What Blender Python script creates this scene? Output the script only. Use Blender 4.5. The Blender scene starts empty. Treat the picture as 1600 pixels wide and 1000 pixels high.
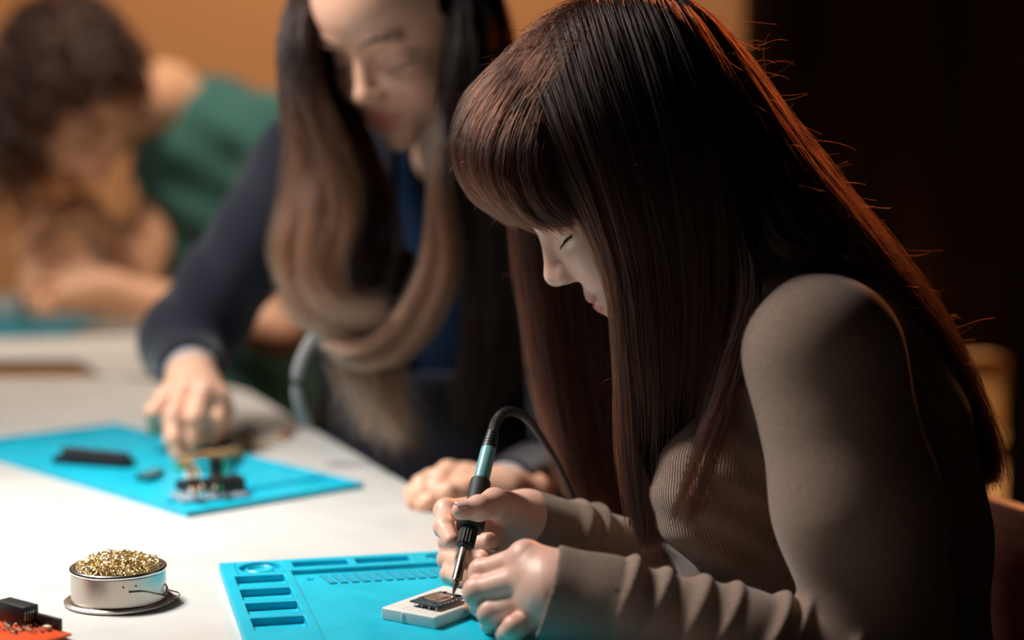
import bpy, bmesh, math, random
import numpy as np
import openvdb
from mathutils import Vector, Matrix

random.seed(7)
rng = np.random.default_rng(7)
SC = bpy.context.scene
COL = SC.collection
R = math.radians

# ------------------------------------------------------------------ camera
FPX, PITCH, CZ = 2900.0, R(6.25), 1.13
cam = bpy.data.cameras.new('camera')
cam.sensor_width = 36
cam.lens = FPX / 1600 * 36
cam.clip_start = 0.05
cam.dof.use_dof = True
cam.dof.focus_distance = 1.44
cam.dof.aperture_fstop = 2.1
camo = bpy.data.objects.new('camera', cam)
COL.objects.link(camo)
camo.location = (0, 0, CZ)
camo.rotation_euler = (R(90) - PITCH, 0, 0)
SC.camera = camo

# ------------------------------------------------------------------ world, lamps, exposure
SC.view_settings.view_transform = 'Standard'
SC.view_settings.look = 'None'
SC.view_settings.gamma = 1
SC.view_settings.exposure = 0.0
SC.cycles.use_denoising = True
w = bpy.data.worlds.new('world'); SC.world = w; w.use_nodes = True
w.node_tree.nodes['Background'].inputs[0].default_value = (0.9, 0.55, 0.35, 1)
w.node_tree.nodes['Background'].inputs[1].default_value = 0.006

def lamp(name, kind, loc, target, power, color, size=0.3, spot=None, blend=.5):
    l = bpy.data.lights.new(name, kind)
    l.energy = power; l.color = color
    if kind == 'AREA': l.shape = 'DISK'; l.size = size
    else: l.shadow_soft_size = size
    if spot: l.spot_size = R(spot); l.spot_blend = blend
    o = bpy.data.objects.new(name, l); COL.objects.link(o)
    o.location = loc
    o.rotation_euler = (Vector(target) - Vector(loc)).to_track_quat('-Z', 'Y').to_euler()
    return o
lamp('desk_light', 'AREA', (-0.84, 1.71, 1.84), (-0.34, 1.62, 0.75), 8.0, (1, .965, .92), .34).data.spread = R(86)
lamp('rim_light', 'SPOT', (1.05, 4.1, 2.15), (0.30, 1.5, 1.0), 145, (1, .34, .11), .10, 21, .4)
lamp('second_table_fill', 'SPOT', (-1.55, 2.75, 1.9), (-1.0, 3.3, 0.78), 38, (1, .88, .76), .18, 46)  # added fill spot, brightens the mat that the curly head shadows
lamp('wall_wash_light', 'SPOT', (-0.55, 3.9, 2.5), (-0.45, 5.5, 1.45), 150, (1, .66, .40), .25, 85)
lamp('student_light', 'SPOT', (-0.40, 2.72, 2.15), (-0.72, 3.3, 0.95), 82, (1, .84, .70), .18, 100)
lamp('chair_fill_light', 'SPOT', (1.35, 3.06, 2.3), (0.82, 3.45, 0.85), 150, (1, .62, .34), .25, 60)  # added spot aimed only at the background chair to brighten its backrest

# ------------------------------------------------------------------ helpers
def P(px, py, Y):
    x = (px - 800) / FPX; y = (500 - py) / FPX
    d = np.array([x, math.cos(PITCH) + math.sin(PITCH) * y, -math.sin(PITCH) + math.cos(PITCH) * y])
    return np.array([0, 0, CZ]) + d * (Y / d[1])
def G(px, py, z):
    x = (px - 800) / FPX; y = (500 - py) / FPX
    d = np.array([x, math.cos(PITCH) + math.sin(PITCH) * y, -math.sin(PITCH) + math.cos(PITCH) * y])
    return np.array([0, 0, CZ]) + d * ((z - CZ) / d[2])
def PP(*a): return [P(*q) for q in a]

def link(name, data, parent=None):
    o = bpy.data.objects.new(name, data); COL.objects.link(o)
    if parent is not None:
        o.parent = parent
        o.matrix_parent_inverse = Matrix.Translation(parent.location).inverted() @ Matrix.Identity(4) if parent.rotation_euler[2] == 0 else parent.matrix_basis.inverted()
    return o
def tag(o, label=None, cat=None, group=None, kind=None):
    for k, v in (('label', label), ('category', cat), ('group', group), ('kind', kind)):
        if v: o[k] = v
    return o
def thing(name, loc, label, cat, group=None):
    o = bpy.data.objects.new(name, None); COL.objects.link(o); o.location = loc
    o.empty_display_size = .05
    return tag(o, label, cat, group)

def mat(name, color=(.5, .5, .5), rough=.5, metal=0, **kw):
    m = bpy.data.materials.new(name); m.use_nodes = True
    b = m.node_tree.nodes['Principled BSDF']
    b.inputs['Base Color'].default_value = (*color, 1)
    b.inputs['Roughness'].default_value = rough
    b.inputs['Metallic'].default_value = metal
    for k, v in kw.items():
        b.inputs[k.replace('_', ' ')].default_value = v
    return m
def nn(m, t, **kw):
    n = m.node_tree.nodes.new(t)
    for k, v in kw.items(): setattr(n, k, v)
    return n
def lk(m, a, b): m.node_tree.links.new(a, b)
def noise_color(m, c1, c2, scale, detail=4, lo=.35, hi=.65, vec=None):
    b = m.node_tree.nodes['Principled BSDF']
    tc = nn(m, 'ShaderNodeTexCoord'); no = nn(m, 'ShaderNodeTexNoise')
    no.inputs['Scale'].default_value = scale; no.inputs['Detail'].default_value = detail
    lk(m, tc.outputs['Object'], no.inputs['Vector'])
    if vec:
        mp = nn(m, 'ShaderNodeMapping'); mp.inputs['Scale'].default_value = vec
        lk(m, tc.outputs['Object'], mp.inputs['Vector']); lk(m, mp.outputs[0], no.inputs['Vector'])
    rp = nn(m, 'ShaderNodeValToRGB')
    rp.color_ramp.elements[0].position = lo; rp.color_ramp.elements[1].position = hi
    rp.color_ramp.elements[0].color = (*c1, 1); rp.color_ramp.elements[1].color = (*c2, 1)
    lk(m, no.outputs['Fac'], rp.inputs[0]); lk(m, rp.outputs[0], b.inputs['Base Color'])
    return no, rp
def noise_bump(m, scale, strength, dist=.001, detail=3):
    b = m.node_tree.nodes['Principled BSDF']
    tc = nn(m, 'ShaderNodeTexCoord'); no = nn(m, 'ShaderNodeTexNoise')
    no.inputs['Scale'].default_value = scale; no.inputs['Detail'].default_value = detail
    lk(m, tc.outputs['Object'], no.inputs['Vector'])
    bp = nn(m, 'ShaderNodeBump'); bp.inputs['Strength'].default_value = strength; bp.inputs['Distance'].default_value = dist
    lk(m, no.outputs['Fac'], bp.inputs['Height']); lk(m, bp.outputs[0], b.inputs['Normal'])
    return bp

# ---- hard-surface mesh builder (world coordinates)
class MB:
    def __init__(s, frame=None):
        s.bm = bmesh.new(); s.f = Matrix(frame) if frame is not None else Matrix.Identity(4)
    def box(s, lo, hi, bev=0.0, seg=2):
        t = bmesh.new()
        bmesh.ops.create_cube(t, size=1)
        sc = [hi[i] - lo[i] for i in range(3)]; c = [(hi[i] + lo[i]) / 2 for i in range(3)]
        for v in t.verts: v.co = Vector([v.co[i] * sc[i] + c[i] for i in range(3)])
        if bev > 0: bmesh.ops.bevel(t, geom=list(t.edges), offset=bev, segments=seg, affect='EDGES', profile=.6)
        s._add(t); return s
    def prism(s, pts, z0, z1, bev=0.0):
        t = bmesh.new()
        a = [t.verts.new((p[0], p[1], z0)) for p in pts]; f = t.faces.new(a)
        r = bmesh.ops.extrude_face_region(t, geom=[f])
        for v in r['geom']:
            if isinstance(v, bmesh.types.BMVert): v.co.z = z1
        bmesh.ops.recalc_face_normals(t, faces=t.faces)
        if bev: bmesh.ops.bevel(t, geom=list(t.edges), offset=bev, segments=2, affect='EDGES')
        s._add(t); return s
    def lathe(s, prof, c=(0, 0, 0), axis=(0, 0, 1), n=48, closed=False):
        t = bmesh.new(); q = Vector((0, 0, 1)).rotation_difference(Vector(axis).normalized())
        rings = []
        for (r, z) in prof:
            ring = []
            for i in range(n):
                a = 2 * math.pi * i / n
                ring.append(t.verts.new(q @ Vector((r * math.cos(a), r * math.sin(a), z)) + Vector(c)))
            rings.append(ring)
        m = len(rings)
        for k in range(m if closed else m - 1):
            A, B = rings[k], rings[(k + 1) % m]
            for i in range(n):
                t.faces.new((A[i], A[(i + 1) % n], B[(i + 1) % n], B[i]))
        if not closed:
            for ring, (r, z) in ((rings[0], prof[0]), (rings[-1], prof[-1])):
                if r > 1e-6: t.faces.new(ring)
        bmesh.ops.remove_doubles(t, verts=t.verts, dist=1e-7)
        bmesh.ops.recalc_face_normals(t, faces=t.faces)
        s._add(t); return s
    def tube(s, pts, r, n=10):
        pts = [Vector(p) for p in pts]; rr = r if hasattr(r, '__len__') else [r] * len(pts)
        t = bmesh.new(); rings = []
        ref = Vector((0, 0, 1))
        for i, p in enumerate(pts):
            d = (pts[min(i + 1, len(pts) - 1)] - pts[max(i - 1, 0)]).normalized()
            x = d.cross(ref)
            if x.length < .1: x = d.cross(Vector((1, 0, 0)))
            x.normalize(); y = d.cross(x); ref = -y if False else ref
            rings.append([t.verts.new(p + (x * math.cos(2 * math.pi * k / n) + y * math.sin(2 * math.pi * k / n)) * rr[i]) for k in range(n)])
        for A, B in zip(rings, rings[1:]):
            for k in range(n): t.faces.new((A[k], A[(k + 1) % n], B[(k + 1) % n], B[k]))
        t.faces.new(rings[0]); t.faces.new(rings[-1])
        bmesh.ops.recalc_face_normals(t, faces=t.faces)
        s._add(t); return s
    def _add(s, t):
        t.transform(s.f)
        me = bpy.data.meshes.new('t'); t.to_mesh(me); t.free()
        s.bm.from_mesh(me); bpy.data.meshes.remove(me)
    def build(s, name, m, parent=None, smooth=True):
        me = bpy.data.meshes.new(name); s.bm.to_mesh(me); s.bm.free()
        me.materials.append(m)
        if smooth:
            me.polygons.foreach_set('use_smooth', [True] * len(me.polygons))
            me.set_sharp_from_angle(angle=R(35))
        return link(name, me, parent)

def frame2(o, a):   # local x along a (horizontal), z up, origin o
    a = np.array([a[0], a[1], 0.]); a /= np.linalg.norm(a); b = np.array([-a[1], a[0], 0])
    m = Matrix.Identity(4)
    for i in range(3): m[i][0] = a[i]; m[i][1] = b[i]; m[i][3] = o[i]
    return m

def spline(pts, n):
    """Catmull-Rom through pts, n samples spaced by arc length"""
    p = np.asarray(pts, float)
    if len(p) == 2: return p[0] + (p[1] - p[0]) * np.linspace(0, 1, n)[:, None]
    e = np.vstack([2 * p[0] - p[1], p, 2 * p[-1] - p[-2]]); out = []
    for i in range(1, len(e) - 2):
        t = np.linspace(0, 1, 24, endpoint=False)[:, None]
        a, b, c, d = e[i - 1], e[i], e[i + 1], e[i + 2]
        out.append(.5 * (2 * b + (c - a) * t + (2 * a - 5 * b + 4 * c - d) * t ** 2 + (3 * b - a - 3 * c + d) * t ** 3))
    q = np.vstack(out + [p[-1:]])
    s = np.r_[0, np.cumsum(np.linalg.norm(np.diff(q, axis=0), axis=1))]
    u = np.linspace(0, s[-1], n)
    return np.stack([np.interp(u, s, q[:, k]) for k in range(p.shape[1])], 1)

# ---- implicit surfaces
def smin(a, b, k):
    if k <= 0: return np.minimum(a, b)
    h = np.clip(k - np.abs(a - b), 0, None) / k
    return np.minimum(a, b) - h * h * k * .25
def smax(a, b, k): return -smin(-a, -b, k)
def ell(p, c, r, rot=None):
    q = p - np.asarray(c)
    if rot is not None: q = q @ rot
    r = np.asarray(r, float)
    k0 = np.sqrt(((q / r) ** 2).sum(1)); k1 = np.sqrt(((q / r ** 2) ** 2).sum(1)) + 1e-9
    return k0 * (k0 - 1) / k1
def cap(p, a, b, ra, rb):
    a = np.asarray(a, float); ba = np.asarray(b, float) - a; pa = p - a
    t = np.clip(pa @ ba / (ba @ ba), 0, 1)
    return np.sqrt(((pa - t[:, None] * ba) ** 2).sum(1)) - (ra + (rb - ra) * t)
def chain(p, pts, rs, k=0.0):
    d = None
    for i in range(len(pts) - 1):
        e = cap(p, pts[i], pts[i + 1], rs[i], rs[i + 1])
        d = e if d is None else smin(d, e, k)
    return d
def flat(p, axis, c, s):
    """squash space along axis about c: a shape evaluated there is s times wider along axis"""
    axis = np.asarray(axis, float); q = p - np.asarray(c)
    return p - (q @ axis)[:, None] * axis * (1 - 1 / s)
def sdf_mesh(f, lo, hi, h):
    lo = np.asarray(lo, float); hi = np.asarray(hi, float)
    nb = np.ceil((hi - lo) / h / 8).astype(int)
    ax = [lo[i] + (np.arange(nb[i]) * 8 + 3.5) * h for i in range(3)]
    C = np.stack(np.meshgrid(*ax, indexing='ij'), -1).reshape(-1, 3)
    d = f(C); keep = np.abs(d) < 8 * h * 1.15
    arr = np.where(d > 0, 3 * h, -3 * h).astype(np.float32).reshape(nb)
    arr = arr.repeat(8, 0).repeat(8, 1).repeat(8, 2)
    idx = np.argwhere(keep.reshape(nb))
    A = arr.reshape(nb[0], 8, nb[1], 8, nb[2], 8)
    off = np.stack(np.meshgrid(*[np.arange(8)] * 3, indexing='ij'), -1).reshape(-1, 3)
    for s in range(0, len(idx), 600):
        I = idx[s:s + 600]
        pts = lo + (I[:, None, :] * 8 + off[None]).reshape(-1, 3) * h
        v = np.clip(f(pts), -3 * h, 3 * h).reshape(-1, 8, 8, 8)
        A[I[:, 0], :, I[:, 1], :, I[:, 2], :] = v
    arr = np.ascontiguousarray(A.reshape(nb * 8))
    g = openvdb.FloatGrid(3 * h); g.copyFromArray(arr)
    v, q = g.convertToQuads(0.0)
    return np.asarray(v) * h + lo, np.asarray(q)
def mesh_obj(name, parts, m, parent=None, col=None, attrs=None):
    """parts: list of (verts, quads) -> one mesh object"""
    V = np.vstack([a for a, _ in parts]); o = 0; Q = []
    for a, q in parts: Q.append(q + o); o += len(a)
    Q = np.vstack(Q)[:, ::-1]
    me = bpy.data.meshes.new(name)
    me.vertices.add(len(V)); me.vertices.foreach_set('co', V.astype(np.float32).ravel())
    me.loops.add(Q.size); me.loops.foreach_set('vertex_index', Q.astype(np.int32).ravel())
    me.polygons.add(len(Q)); me.polygons.foreach_set('loop_start', np.arange(0, Q.size, 4, dtype=np.int32))
    me.polygons.foreach_set('loop_total', np.full(len(Q), 4, np.int32))
    me.update(calc_edges=True)
    # orientation: signed volume
    a, b, c = V[Q[:, 0]], V[Q[:, 1]], V[Q[:, 2]]
    if np.einsum('ij,ij->i', a - V.mean(0), np.cross(b - V.mean(0), c - V.mean(0))).sum() < 0: me.flip_normals()
    me.polygons.foreach_set('use_smooth', [True] * len(Q))
    if col is not None:
        at = me.color_attributes.new('Col', 'FLOAT_COLOR', 'POINT')
        c = np.ones((len(V), 4), np.float32); c[:, :3] = col(V); at.data.foreach_set('color', c.ravel())
    for k, fn in (attrs or {}).items():
        at = me.attributes.new(k, 'FLOAT', 'POINT'); at.data.foreach_set('value', fn(V).astype(np.float32))
    me.materials.append(m)
    return link(name, me, parent)

# ---- hair
def sheet(guides, n, steps=28, thick=.006, clump=.5, ncl=40, frizz=.002, lenvar=.25, curl=0, curlf=3, taper=1.0, tr=None):
    """strands spread between neighbouring guide lines; returns (n, steps, 3)"""
    g = np.stack([spline(q, steps) for q in guides]); m = len(g)
    t = rng.uniform(0, m - 1, n) if tr is None else rng.uniform(*tr, n)
    cl = np.sort(rng.uniform(0, m - 1, ncl)); near = cl[np.abs(t[:, None] - cl[None]).argmin(1)]
    s = np.linspace(0, 1, steps)
    tt = t[:, None] + (near - t)[:, None] * (s[None] ** 1.3) * clump
    tt = np.clip(tt, 0, m - 1 - 1e-6); i = tt.astype(int); f = (tt - i)[..., None]
    k = np.arange(steps)[None].repeat(n, 0)
    gp = np.concatenate([2 * g[:1] - g[1:2], g, 2 * g[-1:] - g[-2:-1]])
    a, b, c, d = gp[i, k], gp[i + 1, k], gp[i + 2, k], gp[i + 3, k]
    p = .5 * (2 * b + (c - a) * f + (2 * a - 5 * b + 4 * c - d) * f ** 2 + (3 * b - a - 3 * c + d) * f ** 3)
    off = rng.normal(0, 1, (n, 1, 3)) * thick
    cid = np.abs(t[:, None] - cl[None]).argmin(1)
    coff = rng.normal(0, 1, (ncl, 3))[cid][:, None] * thick * 1.0
    sh = (.25 + .75 * np.sin(np.clip(s * 2.2, 0, 1) * math.pi / 2))[None, :, None] 
    p = p + (off * (1 - clump * .6 * s[None, :, None]) + coff * s[None, :, None]) * sh
    ph = rng.uniform(0, 6.28, (n, 1, 3)); fr = rng.uniform(1.5, 6, (n, 1, 3))
    p = p + np.sin(ph + fr * 6.28 * s[None, :, None]) * frizz * s[None, :, None] * rng.uniform(.2, 1.5, (n, 1, 1))
    if curl:
        cph = rng.uniform(0, 6.28, ncl)[cid][:, None]; th = cph + s[None] * 6.28 * curlf
        cu = np.stack([np.cos(th), np.sin(th), .3 * np.sin(th * 1.3)], -1) * curl * s[None, :, None] ** .7
        p = p + cu
    # length variation by cutting the strand short
    L = 1 - rng.uniform(0, 1, n) ** 2 * lenvar
    u = (s[None] * L[:, None]) * (steps - 1); i0 = np.clip(u.astype(int), 0, steps - 2); ff = (u - i0)[..., None]
    r = np.arange(n)[:, None]
    return p[r, i0] * (1 - ff) + p[r, i0 + 1] * ff
def flyaways(src, n, amp, ln):
    """stray strands that leave the mass"""
    i = rng.integers(0, len(src), n); st = src.shape[1]
    k = rng.integers(1, int(st * .8), n); base = src[i, k]; d = src[i, np.minimum(k + 1, st - 1)] - base
    d /= np.linalg.norm(d, axis=1)[:, None] + 1e-9
    s = np.linspace(0, 1, st)[None, :, None]
    a = rng.normal(0, 1, (n, 1, 3)); b = rng.normal(0, 1, (n, 1, 3))
    L = (rng.uniform(.2, 1, n) * ln)[:, None, None]
    return base[:, None] + d[:, None] * s * L + a * amp * s ** 2 + b * amp * .4 * np.sin(s * 5)
def hair_obj(name, sets, m, parent, r=.00025, tip=.15):
    tot = sum(len(q) for q in sets); hc = bpy.data.hair_curves.new(name)
    hc.add_curves([q.shape[1] for q in sets for _ in range(len(q))])
    pts = np.concatenate([q.reshape(-1, 3) for q in sets]).astype(np.float32)
    hc.attributes['position'].data.foreach_set('vector', pts.ravel())
    rad = np.concatenate([(np.ones((len(q), 1)) * np.linspace(1, tip, q.shape[1])[None] ** .5 * r * rng.uniform(.6, 1.3, (len(q), 1))).ravel() for q in sets])
    at = hc.attributes.new('radius', 'FLOAT', 'POINT'); at.data.foreach_set('value', rad.astype(np.float32))
    hc.materials.append(m)
    return link(name, hc, parent)
def hair_mat(name, melanin, red, rough=.3, rand=.25, tint=(1, 1, 1), tipmel=None, color=None, tipcolor=None):
    m = bpy.data.materials.new(name); m.use_nodes = True; nt = m.node_tree
    nt.nodes.remove(nt.nodes['Principled BSDF'])
    h = nt.nodes.new('ShaderNodeBsdfHairPrincipled'); h.parametrization = 'MELANIN'
    h.inputs['Melanin'].default_value = melanin; h.inputs['Melanin Redness'].default_value = red
    h.inputs['Roughness'].default_value = rough; h.inputs['Radial Roughness'].default_value = .4
    h.inputs['Random Color'].default_value = rand; h.inputs['Tint'].default_value = (*tint, 1)
    if tipmel is not None:
        hi_ = nt.nodes.new('ShaderNodeHairInfo'); rp = nt.nodes.new('ShaderNodeMapRange')
        rp.inputs['From Min'].default_value = .35; rp.inputs['From Max'].default_value = .8
        rp.inputs['To Min'].default_value = melanin; rp.inputs['To Max'].default_value = tipmel
        nt.links.new(hi_.outputs['Intercept'], rp.inputs['Value']); nt.links.new(rp.outputs[0], h.inputs['Melanin'])
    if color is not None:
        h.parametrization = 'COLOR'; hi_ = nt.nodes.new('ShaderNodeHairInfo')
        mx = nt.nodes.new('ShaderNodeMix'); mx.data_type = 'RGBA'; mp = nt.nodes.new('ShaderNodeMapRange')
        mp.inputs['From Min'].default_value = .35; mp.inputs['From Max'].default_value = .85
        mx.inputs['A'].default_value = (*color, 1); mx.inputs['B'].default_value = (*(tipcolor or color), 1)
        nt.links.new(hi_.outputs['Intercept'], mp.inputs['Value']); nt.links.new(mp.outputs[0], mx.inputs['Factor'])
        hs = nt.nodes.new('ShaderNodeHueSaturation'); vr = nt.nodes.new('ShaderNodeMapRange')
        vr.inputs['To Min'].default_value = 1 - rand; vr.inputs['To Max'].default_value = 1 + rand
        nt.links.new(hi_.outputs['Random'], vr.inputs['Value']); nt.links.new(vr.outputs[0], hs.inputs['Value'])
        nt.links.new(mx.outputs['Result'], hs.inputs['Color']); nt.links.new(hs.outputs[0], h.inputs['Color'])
    nt.links.new(h.outputs[0], nt.nodes['Material Output'].inputs[0])
    return m

# ------------------------------------------------------------------ materials
def skin_mat(name):
    m = mat(name, (.8, .5, .4), .46, Subsurface_Weight=.18, Subsurface_Scale=.006)
    m.node_tree.nodes['Principled BSDF'].inputs['Subsurface Radius'].default_value = (1, .35, .2)
    a = nn(m, 'ShaderNodeVertexColor', layer_name='Col')
    lk(m, a.outputs[0], m.node_tree.nodes['Principled BSDF'].inputs['Base Color'])
    noise_bump(m, 900, .25, .0004)
    return m
M_skin = skin_mat('skin')
def cloth_mat(name, c1, c2, rough=.95, rib=True, bump=.35):
    m = mat(name, c1, rough, Sheen_Weight=.25, Sheen_Roughness=.5)
    m.node_tree.nodes['Principled BSDF'].inputs['Specular IOR Level'].default_value = .15
    noise_color(m, c1, c2, 260, 4, .3, .7, (1, 1, 3))
    bp = noise_bump(m, 1100, bump, .0006, 2)
    if rib:
        at = nn(m, 'ShaderNodeAttribute', attribute_name='ribco'); am = nn(m, 'ShaderNodeAttribute', attribute_name='ribmask')
        mu = nn(m, 'ShaderNodeMath', operation='MULTIPLY'); mu.inputs[1].default_value = 6.2832 / .0014
        si = nn(m, 'ShaderNodeMath', operation='SINE'); mm = nn(m, 'ShaderNodeMath', operation='MULTIPLY')
        lk(m, at.outputs['Fac'], mu.inputs[0]); lk(m, mu.outputs[0], si.inputs[0]); lk(m, si.outputs[0], mm.inputs[0]); lk(m, am.outputs['Fac'], mm.inputs[1])
        b2 = nn(m, 'ShaderNodeBump'); b2.inputs['Strength'].default_value = .75; b2.inputs['Distance'].default_value = .0005
        lk(m, mm.outputs[0], b2.inputs['Height']); lk(m, bp.outputs[0], b2.inputs['Normal'])
        lk(m, b2.outputs[0], m.node_tree.nodes['Principled BSDF'].inputs['Normal'])
    return m
M_top = cloth_mat('taupe_jersey', (.27, .178, .132), (.37, .255, .195))
M_navy = cloth_mat('navy_fleece', (.013, .0135, .024), (.022, .023, .038), rib=False)
M_blue = cloth_mat('blue_cotton', (.002, .015, .052), (.003, .023, .075), rib=False)
M_green = cloth_mat('green_cotton', (.035, .12, .105), (.05, .15, .13), rib=False)
M_cuff = cloth_mat('pale_cuff', (.35, .38, .42), (.45, .48, .5), rib=False)
M_hairA = hair_mat('auburn_hair', .76, 1.0, .33, .35, color=(.0110, .0028, .0013), tipcolor=(.030, .0065, .0028))
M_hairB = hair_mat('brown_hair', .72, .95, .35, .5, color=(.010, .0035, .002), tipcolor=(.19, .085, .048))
M_hairB_shade = hair_mat('brown_hair_shaded', .88, .75, .35, .2)  # shaded copy of the brown hair: her unlit side darkened in the colour
M_hairC = hair_mat('curly_brown_hair', .76, .85, .35, .3)
M_hairD = mat('shaded_hair_mass', (.006, .003, .002), 1.0, Specular_IOR_Level=0)  # hair volume under the strands; shade in the gaps is its near-black colour
M_lash = mat('dark_lash', (.015, .012, .012), .6)
M_brow = mat('brow_hair', (.06, .035, .03), .7)

M_table = mat('grey_laminate', (.6, .6, .58), .55)
noise_color(M_table, (.54, .53, .50), (.62, .61, .585), 14, 8, .3, .7)
noise_bump(M_table, 350, .12, .0004)
M_tedge = mat('table_edge', (.36, .31, .27), .5)
M_dark = mat('dark_metal', (.03, .025, .02), .5, .2)
M_sil = mat('cyan_silicone', (.0, .42, .58), .42)
noise_color(M_sil, (.0, .46, .64), (.004, .53, .72), 30, 5)
bp = noise_bump(M_sil, 500, .12, .0004)
M_sil2 = mat('cyan_silicone_dark', (.0, .33, .48), .6)  # darker and rougher cyan than the mat body
M_steel = mat('polished_steel', (.62, .55, .48), .34, 1)
M_rim = mat('rolled_steel', (.85, .83, .8), .22, 1)
M_wire = mat('steel_wire', (.55, .5, .45), .25, 1)
M_brass = mat('brass_wool', (1.0, .80, .46), .32, 1)
M_blk = mat('black_rubber', (.012, .012, .013), .45)
M_grip = mat('grip_rubber', (.02, .018, .017), .6)
noise_bump(M_grip, 700, .5, .0006)
M_teal = mat('teal_plastic', (.16, .42, .46), .35)
M_barrel = mat('barrel_steel', (.62, .5, .38), .22, 1)
M_white = mat('white_plastic', (.78, .74, .68), .5)
M_pcb = mat('dark_pcb', (.03, .06, .08), .35)
M_solder = mat('solder_pads', (.75, .72, .66), .25, 1)
M_copper = mat('gold_chip', (.6, .4, .28), .35, .8)
M_redpcb = mat('red_pcb', (.75, .09, .02), .35)
M_cream = mat('cream_connector', (.75, .66, .45), .45)
M_floor = mat('wood_floor', (.055, .024, .014), .5)
M_chair = mat('chair_wood', (.55, .36, .18), .55)
M_wallm = mat('ochre_wall', (.52, .29, .15), .9)
noise_bump(M_wallm, 60, .2, .002)
M_curt = mat('brown_curtain', (.14, .062, .028), .9)
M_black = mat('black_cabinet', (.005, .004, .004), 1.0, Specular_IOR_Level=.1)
M_orangew = mat('orange_wire', (.75, .3, .08), .4)
M_beigew = mat('beige_wire', (.7, .55, .38), .4)
M_greenp = mat('green_pcb', (.0, .35, .12), .4)
M_clear = mat('clear_plastic', (.75, .85, .9), .15, 0, Transmission_Weight=.6)
M_cord = mat('grey_cord', (.28, .27, .27), .8)

# ------------------------------------------------------------------ setting
MB().box((-6, -1, -.02), (6, 7, 0)).build('floor', M_floor)['kind'] = 'structure'
MB().box((-6, 5.5, 0), (6, 5.6, 3)).build('wall_back', M_wallm)['kind'] = 'structure'
def wavy(name, x0, x1, y, z0, z1, amp, pitch, m):
    n = int((x1 - x0) / pitch * 12); bm = bmesh.new(); top = []; bot = []
    for i in range(n + 1):
        x = x0 + (x1 - x0) * i / n; ph = 2 * math.pi * x / pitch
        yy = y + amp * math.sin(ph) + .4 * amp * math.sin(ph * .43 + 1)
        top.append(bm.verts.new((x, yy, z1))); bot.append(bm.verts.new((x, yy + amp * .2 * math.sin(x * 9), z0)))
    for i in range(n): bm.faces.new((bot[i], bot[i + 1], top[i + 1], top[i]))
    me = bpy.data.meshes.new(name); bm.to_mesh(me); bm.free(); me.materials.append(m)
    me.polygons.foreach_set('use_smooth', [True] * len(me.polygons))
    o = link(name, me); so = o.modifiers.new('t', 'SOLIDIFY'); so.thickness = .006
    return o
tag(wavy('curtain', .56, 3.2, 4.6, .0, 2.9, .05, .36, M_curt), 'dark brown floor-length curtain hanging behind the woman with the soldering iron', 'curtain')
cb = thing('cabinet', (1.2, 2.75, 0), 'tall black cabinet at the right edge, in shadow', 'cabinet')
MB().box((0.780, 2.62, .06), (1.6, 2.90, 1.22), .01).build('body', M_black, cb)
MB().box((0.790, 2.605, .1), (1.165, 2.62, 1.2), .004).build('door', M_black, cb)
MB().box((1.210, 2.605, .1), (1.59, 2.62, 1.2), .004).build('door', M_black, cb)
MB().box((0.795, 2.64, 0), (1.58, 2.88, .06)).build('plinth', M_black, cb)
U = np.array([.3675, -.930, 0]); V_ = np.array([.930, .3675, 0])   # along the table edge (towards camera), away from table
E0 = G(640, 757, .75)                                            # a point on the table edge
def table(name, poly, label, z1=.75, th=.028, legs=()):
    t = thing(name, (float(np.mean([p[0] for p in poly])), float(np.mean([p[1] for p in poly])), 0), label, 'table')
    MB().prism([(p[0], p[1]) for p in poly], z1 - .003, z1, .0012).build('tabletop', M_table, t)
    MB().prism([(p[0], p[1]) for p in poly], z1 - th, z1 - .0032).build('edge_band', M_tedge, t)
    for l in legs:
        MB().box((l[0] - .025, l[1] - .025, 0), (l[0] + .025, l[1] + .025, z1 - th), .003).build('leg', M_dark, t)
    return t
ff = G(0, 589, .75)[1]
c1 = E0 + U * 1.9; 
tfar = (ff - E0[1]) / (-U[1]); c2 = E0 - U * ((ff - E0[1]) / .93)
# far corner of the near table is rounded off at the edge in view
r0 = E0 - U * ((G(392, 612, .75)[1] - E0[1]) / .93)
pA = [c1, r0, r0 + np.array([-.05, .07, 0]), np.array([c2[0] - .16, ff, 0]), np.array([-1.7, ff, 0]), np.array([-1.7, c1[1], 0])]
table('work_table', pA[::-1], 'light grey work table in front with brass wool tin and blue mats', legs=[(-1.5, .4), (-1.5, 2.4), (-.5, 2.45), (.35, .4)])
y2 = G(0, 562, .75)[1]; xr = P(172, 575, 2.85)[0]
pB = [(-1.9, y2), (xr - .06, y2), (xr + .02, ff + .006), (-.47, ff + .006), (-.47, 3.28), (-1.0, 3.75), (-1.9, 3.75)]
table('second_table', pB, 'second grey table beyond the gap, under the green-shirted person', legs=[(-1.75, 3.1), (-1.75, 3.65), (-1.1, 3.65), (-.55, 3.14)], th=.009)

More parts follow.
